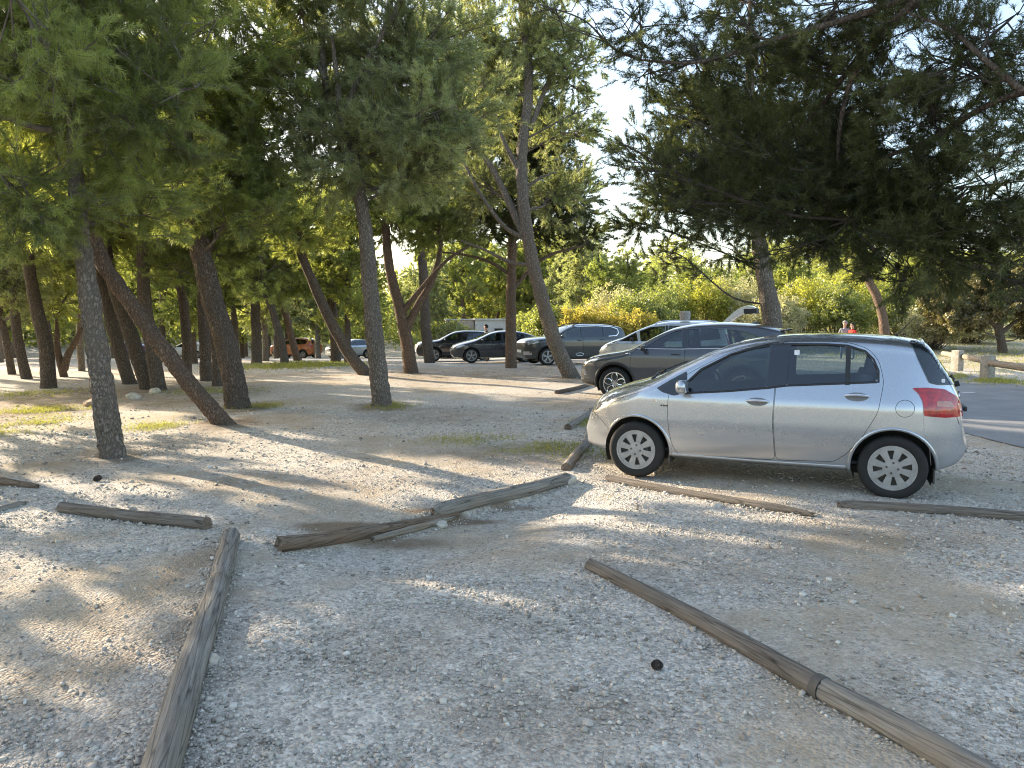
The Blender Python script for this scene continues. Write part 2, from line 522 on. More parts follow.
# ------------------------------------------------------------------ vehicles
M['silver'] = paint('silver_paint', (.48, .50, .53), .8, .25)
M['grey_paint'] = paint('grey_paint', (.072, .077, .088), .45, .3)
M['blue_silver'] = paint('pale_silver_paint', (.52, .56, .60), .5, .28)
M['dark_green_grey'] = paint('dark_slate_paint', (.030, .035, .037), .25, .32)
M['charcoal'] = paint('charcoal_paint', (.040, .043, .050), .4, .25)
M['black_paint'] = paint('black_paint', (.018, .017, .020), .2, .2)
M['orange_paint'] = paint('orange_paint', (.42, .13, .035), .2, .35)
M['blue_paint'] = paint('blue_paint', (.06, .10, .30), .3, .3)
M['white_paint'] = paint('white_paint', (.75, .75, .74), .0, .35)
M['trim'] = simple('black_plastic', (.018, .018, .019), .55, vary=.2, dirt=.5)
M['gloss_black'] = simple('gloss_black', (.008, .008, .009), .08, coat=1, vary=.05)
M['rubber'] = simple('tyre_rubber', (.010, .010, .010), .8, vary=.25, scale=20, dirt=.04)
M['rimsilver'] = simple('hubcap_silver', (.38, .385, .39), .34, metal=.6, vary=.2, scale=12, dirt=.3)
M['rimdark'] = simple('dark_alloy', (.05, .05, .052), .35, metal=.6)
M['recess_shade'] = simple('painted_recess_shade', (.16, .16, .16), .5)  # grey that paints the shade of the door handle hollow
M['chrome'] = simple('chrome', (.75, .75, .76), .12, metal=1, vary=.03)
M['cabin'] = simple('cabin_trim', (.035, .035, .037), .8)
M['seat'] = simple('seat_cloth', (.055, .055, .062), .95, vary=.3, scale=60)
M['seat_blue'] = simple('grey_blue_seat_cloth', (.13, .16, .21), .9, vary=.2, scale=60)
M['handle'] = simple('bright_handle', (.62, .63, .65), .2, metal=.6, coat=1)
M['glass'] = glass_mat('side_glass', (.46, .54, .50))
M['glass_mid'] = glass_mat('tinted_glass', (.48, .56, .55))
M['glass_dark'] = glass_mat('privacy_glass', (.16, .18, .19))
M['lens_clear'] = simple('clear_lamp_lens', (.52, .53, .54), .08, metal=.6, coat=1, vary=.5, scale=22)
M['lens_red'] = simple('red_lamp_lens', (.36, .005, .008), .12, coat=1, vary=.5, scale=30)
M['lens_amber'] = simple('pale_amber_lens', (.42, .17, .11), .15, coat=1, vary=.4, scale=60)
M['rear_glass'] = simple('rear_privacy_glass', (.012, .016, .018), .05, coat=1, vary=.2)
M['sticker'] = simple('white_sticker', (.7, .7, .7), .5)
M['plate'] = simple('number_plate', (.7, .7, .66), .5)
M['plate_blue'] = simple('plate_blue', (.02, .06, .4), .5)

def pchip(xs, ys, x):
    xs = np.asarray(xs, float); ys = np.asarray(ys, float)
    h = np.diff(xs); d = np.diff(ys) / h; m = np.zeros(len(xs))
    m[0], m[-1] = d[0], d[-1]
    for i in range(1, len(xs) - 1):
        m[i] = 0 if d[i - 1] * d[i] <= 0 else 2 * d[i - 1] * d[i] / (d[i - 1] + d[i])
    k = np.clip(np.searchsorted(xs, x) - 1, 0, len(h) - 1); t = (x - xs[k]) / h[k]
    return ((1 + 2 * t) * (1 - t) ** 2) * ys[k] + t * (1 - t) ** 2 * h[k] * m[k] + t * t * (3 - 2 * t) * ys[k + 1] + t * t * (t - 1) * h[k] * m[k + 1]

def make_hull(P, nx=84):
    top = sorted(P['top']); bot = sorted(P['bot'])
    x0, x1 = top[0][0], top[-1][0]
    ends = np.array([0, .003, .010, .022, .04, .065, .1, .15])
    xs = np.unique(np.round(np.concatenate([x0 + ends, x1 - ends, np.linspace(x0 + .2, x1 - .2, nx)]), 4))
    zt = pchip(*zip(*top), xs); zb = pchip(*zip(*bot), xs)
    zb = np.minimum(zb, zt - .06)
    W0 = P['w']; belt, roofz = P['belt'], P['roof']
    wf = np.clip((xs - P['xf']) / (x1 - P['xf']), 0, 1); wr = np.clip((P['xr'] - xs) / (P['xr'] - x0), 0, 1)
    w = W0 * (1 - P.get('af', .42) * wf ** 2.6 - P.get('ar', .30) * wr ** 3.0)
    sx, sy = P.get('side', ([.2, .30, .45, .62, .86, .97], [.93, .955, .985, 1, .995, .962])), None
    def side(z):
        s = np.interp(z, sx[0], sx[1])
        s = np.where(z > belt, sx[1][-1] - P.get('tumble', .25) * np.clip((z - belt) / (roofz - belt), 0, 1.1), s)
        return s
    nb, ns, nt = 5, 26, 12
    rings = []
    for i, x in enumerate(xs):
        H = zt[i] - zb[i]
        cab = float(np.clip((zt[i] - belt) / .4, 0, 1))
        rt = min(H * .62, P.get('rt_hood', .17) * (1 - cab) + P.get('rt_roof', .12) * cab)
        rb = min(H * .25, .07)
        Wt = w[i] * float(side(zt[i] - rt)); Wb = w[i] * float(side(zb[i] + rb))
        pts = [(0, zb[i])]
        n = 2.6
        for a in np.linspace(.12, 1, nb):
            A = a * math.pi / 2
            pts.append((Wb * math.sin(A) ** (2 / n), zb[i] + rb * (1 - math.cos(A) ** (2 / n) if a < 1 else 1)))
        for z in np.linspace(zb[i] + rb, zt[i] - rt, ns)[1:-1]:
            pts.append((w[i] * float(side(z)), z))
        n = P.get('n', 2.5)
        for a in np.linspace(0, 1, nt):
            A = a * math.pi / 2
            c_ = max(math.cos(A), 0) ** (2 / n) if a < 1 else 0
            pts.append((Wt * c_, zt[i] - rt * (1 - math.sin(A) ** (2 / n))))
        rings.append(pts)
    m = len(rings[0]); V = []; F = []
    full = 2 * m - 2
    for x, pts in zip(xs, rings):
        V += [(x, y, z) for y, z in pts] + [(x, -y, z) for y, z in reversed(pts[1:-1])]
    for i in range(len(xs) - 1):
        for k in range(full):
            k2 = (k + 1) % full
            F.append((i * full + k, i * full + k2, (i + 1) * full + k2, (i + 1) * full + k))
    F.append(tuple(reversed(range(full)))); F.append(tuple((len(xs) - 1) * full + k for k in range(full)))
    me = mesh('hull', V, F, None, True)
    bm = bmesh.new(); bm.from_mesh(me); bmesh.ops.recalc_face_normals(bm, faces=bm.faces); bm.to_mesh(me); bm.free()
    return me

def inflate(me, d):
    c = me.copy(); n = np.zeros(len(me.vertices) * 3); me.vertex_normals.foreach_get('vector', n)
    v = np.zeros(len(me.vertices) * 3); me.vertices.foreach_get('co', v)
    c.vertices.foreach_set('co', v + n * d); c.update(); return c

def prism(poly, y0, y1):
    """side-view polygon (x,z) extruded in y"""
    n = len(poly)
    V = [(x, y0, z) for x, z in poly] + [(x, y1, z) for x, z in poly]
    F = [tuple(range(n)), tuple(reversed(range(n, 2 * n)))] + [(i, (i + 1) % n, n + (i + 1) % n, n + i) for i in range(n)]
    return V, F

def xprism(poly, x0, x1):
    n = len(poly)
    V = [(x0, y, z) for y, z in poly] + [(x1, y, z) for y, z in poly]
    F = [tuple(range(n)), tuple(reversed(range(n, 2 * n)))] + [(i, (i + 1) % n, n + (i + 1) % n, n + i) for i in range(n)]
    return V, F

def closed(parts, mats):
    V = []; F = []
    for v, f in parts:
        n = len(V); V += v; F += [tuple(i + n for i in q) for q in f]
    me = mesh('cutter', V, F, None, False)
    for m in mats: me.materials.append(m)
    bm = bmesh.new(); bm.from_mesh(me); bmesh.ops.recalc_face_normals(bm, faces=bm.faces); bm.to_mesh(me); bm.free()
    return me

def boolean(A, B, op):
    oa = link('tmp_a', A); ob = link('tmp_b', B)
    md = oa.modifiers.new('b', 'BOOLEAN'); md.operation = op; md.solver = 'EXACT'; md.object = ob; md.material_mode = 'TRANSFER'
    dg = bpy.context.evaluated_depsgraph_get(); dg.update()
    me = bpy.data.meshes.new_from_object(oa.evaluated_get(dg))
    bpy.data.objects.remove(oa); bpy.data.objects.remove(ob)
    return me

def round_poly(poly, r=.04, k=4):
    out = []; n = len(poly)
    for i in range(n):
        p = Vector(poly[i]); a = Vector(poly[i - 1]) - p; b = Vector(poly[(i + 1) % n]) - p
        ra = min(r, a.length * .4, b.length * .4)
        if a.normalized().dot(b.normalized()) < -.97 or ra < .004: out.append(tuple(p)); continue
        s, e = p + a.normalized() * ra, p + b.normalized() * ra
        for j in range(k + 1):
            t = j / k; out.append(tuple(s * (1 - t) ** 2 + p * 2 * t * (1 - t) + e * t * t))
    return out

def dense(poly, step=.03, close=True):
    out = []; n = len(poly)
    for i in range(n if close else n - 1):
        a = Vector(poly[i]); b = Vector(poly[(i + 1) % n]); m = max(1, int((b - a).length / step))
        for j in range(m): out.append(tuple(a.lerp(b, j / m)))
    if not close: out.append(tuple(poly[-1]))
    return out

def offs(poly, d):
    """shrink (d>0) or grow a polygon"""
    n = len(poly); A = sum(poly[i][0] * poly[(i + 1) % n][1] - poly[(i + 1) % n][0] * poly[i][1] for i in range(n))
    s = 1 if A > 0 else -1; out = []
    for i in range(n):
        a, p, b = Vector(poly[i - 1]), Vector(poly[i]), Vector(poly[(i + 1) % n])
        t1, t2 = (p - a).normalized(), (b - p).normalized()
        n1, n2 = Vector((-t1.y, t1.x)), Vector((-t2.y, t2.x)); m = (n1 + n2)
        if m.length < 1e-6: m = n1
        m.normalize(); out.append(tuple(p + m * s * d / max(.5, m.dot(n1))))
    return out

def inside(poly, X, Z):
    r = np.zeros(len(X), bool); n = len(poly)
    for i in range(n):
        x1, z1 = poly[i]; x2, z2 = poly[(i + 1) % n]
        c = ((z1 > Z) != (z2 > Z)) & (X < (x2 - x1) * (Z - z1) / ((z2 - z1) if z2 != z1 else 1e-9) + x1)
        r ^= c
    return r

class Car:
    def __init__(s, name, label, cat, P, pos, heading, group=None, seedz=0):
        s.P = P; s.root = empty(name, pos, heading); tag(s.root, label, cat, group)
        s.hull = make_hull(P, P.get('nx', 84))
        s.bvh = BVHTree.FromPolygons([v.co.copy() for v in s.hull.vertices], [tuple(p.vertices) for p in s.hull.polygons])
        s.vn = [v.normal.copy() for v in s.hull.vertices]; s.fv = [tuple(p.vertices) for p in s.hull.polygons]
        s.pm = P['paint']
    def nrm(s, p, fi):
        f = s.fv[fi]; w = [1 / ((s.hull.vertices[i].co - p).length + 1e-5) for i in f]
        return sum((s.vn[i] * a for i, a in zip(f, w)), Vector()).normalized() if len(f) < 6 else s.hull.polygons[fi].normal.copy()
    def proj(s, x, z, side=1, off=.002):
        o = Vector((x, 1.6 * side, z)); h = s.bvh.ray_cast(o, Vector((0, -side, 0)))
        if h[0] is None or abs(h[0].y) < .3 * s.P['w'] or h[0].y * side < 0:
            h = s.bvh.find_nearest(Vector((x, .75 * s.P['w'] * side, z)))
        return h[0] + s.nrm(h[0], h[2]) * off
    def projx(s, y, z, front=1, off=.002):
        o = Vector((4 * front, y, z)); h = s.bvh.ray_cast(o, Vector((-front, 0, 0)))
        if h[0] is None: h = s.bvh.find_nearest(Vector((s.P['top'][0][0], y, z)))
        return h[0] + s.nrm(h[0], h[2]) * off
    def body(s):
        P = s.P; outer = s.hull; cav = inflate(outer, -.035)
        n = len(outer.vertices); V = [v.co for v in outer.vertices] + [v.co for v in cav.vertices]
        F = [tuple(p.vertices) for p in outer.polygons] + [tuple(i + n for i in reversed(p.vertices)) for p in cav.polygons]
        me = mesh('shell', V, F, None, True); me.materials.append(s.pm); me.materials.append(M['cabin'])
        no = len(outer.polygons)
        me.polygons.foreach_set('material_index', [0] * no + [1] * (len(F) - no))
        cut = []
        s.wins = [round_poly(w, P.get('wr', .03)) for w in P['windows']]
        for w in s.wins:
            cut.append(prism(w, .25 * P['w'], 1.4)); cut.append(prism(w, -1.4, -.25 * P['w']))
        for ax in P['axles']:
            Ra = P['arch']; c = [(ax + Ra * math.cos(a), P['wz'] + Ra * math.sin(a)) for a in np.linspace(0, 2 * math.pi, 40, endpoint=False)]
            cut.append(prism(c, .5 * P['w'], 1.4)); cut.append(prism(c, -1.4, -.5 * P['w']))
        if P.get('ws'): cut.append(xprism(round_poly(P['ws'], .08), P['ws_x'], 3))
        if P.get('rw'): cut.append(xprism(round_poly(P['rw'], .08), -3, P['rw_x']))
        cm = closed(cut, [M['trim']])
        me = boolean(me, cm, 'DIFFERENCE')
        doors = []
        for d in P.get('doors', []):
            dp = round_poly(d, .06)
            door = boolean(me.copy(), closed([prism(offs(dp, .0042), .35 * P['w'], 1.4)], [M['cabin']]), 'INTERSECT')
            me = boolean(me, closed([prism(dp, .35 * P['w'], 1.4)], [M['cabin']]), 'DIFFERENCE')
            doors.append(door)
        s.fix(me); bo = link('body', me, s.root)
        s.door_objs = []
        for d in doors:
            s.fix(d); s.door_objs.append(link('door', d, s.root))
        s.body_obj = bo
        s.glass(); s.wells()
    def fix(s, me):
        me.polygons.foreach_set('use_smooth', [True] * len(me.polygons))
        nr = [None] * len(me.loops)
        vh = []
        for v in me.vertices:
            h = s.bvh.find_nearest(v.co)
            vh.append(s.nrm(h[0], h[2]) if h[3] < .0012 else None)
        for p in me.polygons:
            for li in p.loop_indices:
                a = vh[me.loops[li].vertex_index]
                nr[li] = a if (a is not None and a.dot(p.normal) > .55) else p.normal.copy()
        me.normals_split_custom_set(nr)
    def glass(s):
        P = s.P
        g = inflate(s.hull, -.014)
        C = np.array([p.center[:] for p in g.polygons]); Nn = np.array([p.normal[:] for p in g.polygons])
        def sub(mask, name, mat):
            F = [tuple(g.polygons[i].vertices) for i in np.nonzero(mask)[0]]
            if not F: return
            used = sorted({i for f in F for i in f}); mp = {u: i for i, u in enumerate(used)}
            me = mesh(name, [g.vertices[u].co for u in used], [tuple(mp[i] for i in f) for f in F], mat)
            link(name, me, s.root)
        for k, w in enumerate(s.wins):
            ww = offs(w, -.045)
            mk = inside(ww, C[:, 0], C[:, 2]) & (np.abs(C[:, 1]) > .3 * P['w'])
            mat = P.get('dark_mat', M['glass_dark']) if k in P.get('dark', ()) else M['glass']
            for sd in (1, -1): sub(mk & (C[:, 1] * sd > 0), 'window', mat)
        if P.get('ws'): sub(inside(offs(P['ws'], -.05), C[:, 1], C[:, 2]) & (C[:, 0] > P['ws_x'] - .06) & (Nn[:, 0] > .1), 'windshield', M['glass'])
        if P.get('rw'): sub(inside(offs(P['rw'], -.05), C[:, 1], C[:, 2]) & (C[:, 0] < P['rw_x'] + .06) & (Nn[:, 0] < -.1), 'rear_window', P.get('rw_mat', M['glass_dark']))
    def wells(s):
        P = s.P; mb = MB()
        for ax in P['axles']:
            for sd in (1, -1):
                Ra = P['arch'] - .004; b = len(mb.V); K = 24
                for k in range(K + 1):
                    a = R(-25) + R(230) * k / K
                    for y in (.45, .90):
                        mb.V.append((ax + Ra * math.cos(a), sd * y * P['w'], P['wz'] + Ra * math.sin(a)))
                for k in range(K): mb.F.append((b + 2 * k, b + 2 * k + 1, b + 2 * k + 3, b + 2 * k + 2))
                mb.F.append(tuple(b + 2 * k for k in range(K + 1)))
        mb.box((0, 0, P['clear'] + .03), (abs(P['axles'][0] - P['axles'][1]) + .2, P['w'] * 1.2, .06))
        mb.build('wheel_well', M['trim'], s.root)
    def wheel(s, ax, sd, style):
        P = s.P; r = P['wr_'] ; z = P['wz']; wd = P.get('tw', .185); y = sd * (P['w'] - .02 - wd / 2)
        e = empty('wheel', (ax, y, z), 0, s.root)
        rr = r * P.get('rimf', .66)
        t = MB(); h = wd / 2
        t.lathe([(rr, -h * .86), (rr + .012, -h * .97), ((rr + r) / 2, -h * 1.0), (r - .022, -h * .94), (r - .006, -h * .78), (r, -h * .55), (r, h * .55), (r - .006, h * .78), (r - .022, h * .94), ((rr + r) / 2, h * 1.0), (rr + .012, h * .97), (rr, h * .86)], (0, 0, 0), seg=48, closed=True)
        for gy in (-.5, -.17, .17, .5):
            t.lathe([(r + .0005, h * gy - .005), (r - .008, h * gy), (r + .0005, h * gy + .005)], (0, 0, 0), seg=40)
        t.build('tyre', M['rubber'], e)
        q = MB(); o = sd * h * .80
        def ring(r0, r1, y0, y1):
            q.lathe([(r0, y0), (r1, y0), (r1, y1), (r0, y1)], (0, 0, 0), seg=48, closed=True)
        ring(rr * .93, rr + .004, o - sd * .06, o + sd * .012)
        def quad3(pts2, y0, y1):
            n = len(pts2); V = [(a, y0, b) for a, b in pts2] + [(a, y1, b) for a, b in pts2]
            q.add(V, [tuple(range(n)), tuple(reversed(range(n, 2 * n)))] + [(i, (i + 1) % n, n + (i + 1) % n, n + i) for i in range(n)])
        def spoke(a, w0, w1, r0=.12, r1=.95, y0=None, bend=0):
            c, s_ = math.cos(a), math.sin(a)
            pl = [(rr * r0, -w0), (rr * (r0 + r1) / 2, -(w0 + w1) / 2 + bend), (rr * r1, -w1 + bend * 0), (rr * r1, w1), (rr * (r0 + r1) / 2, (w0 + w1) / 2 + bend), (rr * r0, w0)]
            quad3([(p * c - w * s_, p * s_ + w * c) for p, w in pl], o - sd * .015, o + sd * .006)
        mat = P.get('rimmat', M['rimsilver'])
        if style == 'cap':
            # plastic cover: seven wide blades with narrow dark slots
            nn = 8
            for k in range(nn):
                a = 2 * math.pi * (k + .35) / nn
                spoke(a, rr * .10, rr * .195, .30, .96)
            ring(.0, rr * .40, o - sd * .012, o + sd * .009)
            ring(rr * .80, rr * .96, o - sd * .012, o + sd * .004)
        elif style == 'loops':
            for k in range(5):
                a = 2 * math.pi * (k + .25) / 5
                cx, cz = rr * .60 * math.cos(a), rr * .60 * math.sin(a)
                pts = []
                for j in range(20):
                    b = 2 * math.pi * j / 20; px, pz = rr * .36 * math.cos(b), rr * .25 * math.sin(b)
                    pts.append((cx + px * math.cos(a) - pz * math.sin(a), o, cz + px * math.sin(a) + pz * math.cos(a)))
                q.tube(pts + [pts[0]], rr * .055, 6, False)
            ring(0, rr * .22, o - sd * .012, o + sd * .008)
        else:
            for k in range(5):
                a = 2 * math.pi * (k + .25) / 5
                for dd in (-.17, .17): spoke(a + dd * .8, rr * .05, rr * .075, .15, .97)
            ring(0, rr * .2, o - sd * .012, o + sd * .008)
        ro = q.build('rim', mat, e, sharp=30)
        k_ = MB(); k_.lathe([(0, o - sd * .05), (rr * .93, o - sd * .05)], (0, 0, 0), seg=32)
        k_.lathe([(.0, o - sd * .035), (rr * .6, o - sd * .035), (rr * .6, o - sd * .05)], (0, 0, 0), seg=24)
        if style == 'cap':
            for k in range(4):
                a = 2 * math.pi * (k + .1) / 4
                k_.lathe([(.0, o + sd * .0125), (rr * .055, o + sd * .0125), (rr * .055, o)], (rr * .24 * math.cos(a), 0, rr * .24 * math.sin(a)), seg=8)
        k_.build('brake_disc', M['trim'], e)
        return e
    def wheels(s, style):
        for ax in s.P['axles']:
            for sd in (1, -1): s.wheel(ax, sd, style)
    def patch(s, name, poly, mat, side=1, off=.003, both=False, rnd_=.02, parent=None, thick=.0, front=0, step=.03):
        """panel following the body surface over a side-view polygon (or front view when front=+-1)"""
        res = None
        for sd in ((1, -1) if both else (side,)):
            pl = dense(round_poly(poly, rnd_) if rnd_ else poly, step)
            xs = [p[0] for p in pl]; zs = [p[1] for p in pl]
            gx, gz = np.meshgrid(np.arange(min(xs), max(xs), step), np.arange(min(zs), max(zs), step))
            gx, gz = gx.ravel(), gz.ravel(); k = inside(offs(pl, step * .4), gx, gz)
            pts = [Vector(p) for p in pl] + [Vector((a, b)) for a, b in zip(gx[k], gz[k])]
            n = len(pl)
            r_ = delaunay_2d_cdt(pts, [(i, (i + 1) % n) for i in range(n)], [], 1, 1e-5)
            pr = (lambda x, z, o: s.projx(x, z, front, o)) if front else (lambda x, z, o: s.proj(x, z, sd, o))
            V = [pr(p.x, p.y, off) for p in r_[0]]; F = list(r_[2])
            # rim skirt so that the panel has thickness
            nv = len(V)
            edges = {}
            for f in F:
                for i in range(3):
                    e = (f[i], f[(i + 1) % 3]); edges[tuple(sorted(e))] = edges.get(tuple(sorted(e)), 0) + 1
            V2 = [pr(p.x, p.y, -.004) for p in r_[0]]; V += V2
            F += [(a, b, b + nv, a + nv) for (a, b), c in edges.items() if c == 1]
            me = mesh(name, V, F, mat)
            bm = bmesh.new(); bm.from_mesh(me); bmesh.ops.recalc_face_normals(bm, faces=bm.faces)
            big = [f for f in bm.faces if len(f.verts) == 3]
            bm.to_mesh(me); bm.free()
            # orient outwards
            t = me.polygons[0]; c = t.center; outv = Vector((front, 0, 0)) if front else Vector((0, sd, 0))
            if t.normal.dot(outv) < 0: me.flip_normals()
            me.set_sharp_from_angle(angle=R(50))
            res = link(name, me, parent or s.root)
        return res
    def ribbon(s, name, pts, wd, mat, off=.004, side=1, close=False, both=False, parent=None, dn=.03):
        """raised strip along a side-view path"""
        res = None
        for sd in ((1, -1) if both else (side,)):
            pl = dense(pts, dn, close); n = len(pl); V = []; F = []
            for i, p in enumerate(pl):
                a = Vector(pl[i - 1] if (i or close) else pl[0]); b = Vector(pl[(i + 1) % n] if (i < n - 1 or close) else pl[-1])
                t = (b - a).normalized(); m = Vector((-t.y, t.x)) * wd / 2; p = Vector(p)
                for k, o in ((-1, -.004), (-.8, off), (.8, off), (1, -.004)):
                    V.append(s.proj(p.x + m.x * k, p.y + m.y * k, sd, o))
            for i in range(n if close else n - 1):
                j = (i + 1) % n
                for k in range(3): F.append((i * 4 + k, i * 4 + k + 1, j * 4 + k + 1, j * 4 + k))
            me = mesh(name, V, F, mat)
            c = me.polygons[1]
            if c.normal.y * sd < 0: me.flip_normals()
            res = link(name, me, parent or s.root)
        return res
    def handle(s, x, z, parent, L=.19, mat=None):
        mb = MB(); p0 = [s.proj(x + L * (t - .5), z + .004 * math.sin(t * 3.14), 1, .012 + .022 * math.sin(math.pi * t)) for t in np.linspace(0, 1, 9)]
        mb.tube(p0, [.009, .012, .0135, .014, .014, .014, .0135, .012, .009], 8)
        o = mb.build('handle', mat or s.pm, parent)
        o.matrix_parent_inverse = Matrix.Identity(4)
        return o
    def mirror(s, x, z, mat, back=M['trim'], sz=(.10, .19, .13)):
        for sd in (1, -1):
            b = s.proj(x, z - .03, sd, 0); mb = MB()
            c = Vector((x - .02, b.y + sd * (.06 + sz[1] / 2), z + .02))
            mb.lathe([(0, .0)] , c) if False else None
            V = []; F = []; nu, nv = 14, 10
            for i in range(nv + 1):
                ph = math.pi * i / nv
                for j in range(nu):
                    th = 2 * math.pi * j / nu
                    e = lambda q, k: math.copysign(abs(q) ** k, q)
                    V.append((c.x + sz[0] * .62 * e(math.cos(ph), .7) * (1 if math.cos(ph) > 0 else .55), c.y + sz[1] * .5 * e(math.sin(ph), .6) * e(math.cos(th), .7), c.z + sz[2] * .5 * e(math.sin(ph), .6) * e(math.sin(th), .7)))
            for i in range(nv):
                for j in range(nu):
                    j2 = (j + 1) % nu; F.append((i * nu + j, i * nu + j2, (i + 1) * nu + j2, (i + 1) * nu + j))
            mb.add(V, F)
            m = mb.build('mirror', mat, s.root, sharp=60)
            k = MB(); k.tube([b + Vector((.02, -sd * .03, 0)), Vector((c.x, c.y - sd * sz[1] * .3, c.z - sz[2] * .2))], [.03, .022], 8)
            k.build('bracket', back, m)
            g = MB(); g.lathe([(0, 0), (sz[2] * .38, 0), (sz[2] * .38, .004)], (c.y, 0, 0), seg=4) if False else None
    def interior(s, seats=((.05, .36), (.05, -.36)), rear=-.85, wheelx=.42, z0=None, seatmat=None):
        P = s.P; z0 = z0 or P['clear'] + .12; mt = seatmat or M['seat']
        mb = MB(); xa, xb = P['axles'][1] + .3, P['axles'][0] - .25
        mb.box(((xa + xb) / 2, 0, z0), (xb - xa, P['w'] * 1.7, .03))
        mb.build('cabin_floor', M['cabin'], s.root)
        def seat(x, y, w):
            m = MB()
            m.box((x + .22, y, z0 + .22), (.5, w, .16), Matrix.Rotation(-.15, 3, 'Y'))
            m.box((x - .08, y, z0 + .55), (.12, w, .62), Matrix.Rotation(.28 * -1, 3, 'Y'))
            m.build('seat', mt, s.root, bevel=.035)
            for yy in ([y] if w < .7 else [y - .35, y + .35]):
                h = MB(); h.box((x - .20, yy, z0 + .93), (.08, .24, .17), Matrix.Rotation(-.2, 3, 'Y'))
                h.tube([(x - .17, yy - .05, z0 + .75), (x - .2, yy - .05, z0 + .9)], .006, 6); h.tube([(x - .17, yy + .05, z0 + .75), (x - .2, yy + .05, z0 + .9)], .006, 6)
                h.build('headrest', mt, s.root, bevel=.03)
        for x, y in seats: seat(x, y, .48)
        seat(rear, 0, P['w'] * 1.45)
        d = MB(); dx = wheelx + .42
        d.box((dx, 0, P['belt'] - .14), (.40, P['w'] * 1.62, .26), Matrix.Rotation(.12, 3, 'Y'))
        d.build('dashboard', M['cabin'], s.root, bevel=.05)
        w = MB(); cx, cy, cz = wheelx + .06, .36, P['belt'] + .02
        pts = []
        for k in range(25):
            a = 2 * math.pi * k / 24; pts.append((cx + .185 * math.sin(a) * .42, cy + .185 * math.cos(a), cz + .185 * math.sin(a) * .9))
        w.tube(pts, .014, 8, False)
        for a in (0, math.pi, -math.pi / 2): w.tube([(cx + .04, cy, cz - .01), (cx + .18 * math.sin(a) * .42, cy + .18 * math.cos(a), cz + .18 * math.sin(a) * .9)], .013, 6)
        w.tube([(cx + .02, cy, cz), (cx + .3, cy, cz - .12)], .03, 8)
        w.build('steering_wheel', M['cabin'], s.root)

def arc(cx, cz, r, a0, a1, n=30):
    return [(cx + r * math.cos(R(a0 + (a1 - a0) * i / n)), cz + r * math.sin(R(a0 + (a1 - a0) * i / n))) for i in range(n + 1)]

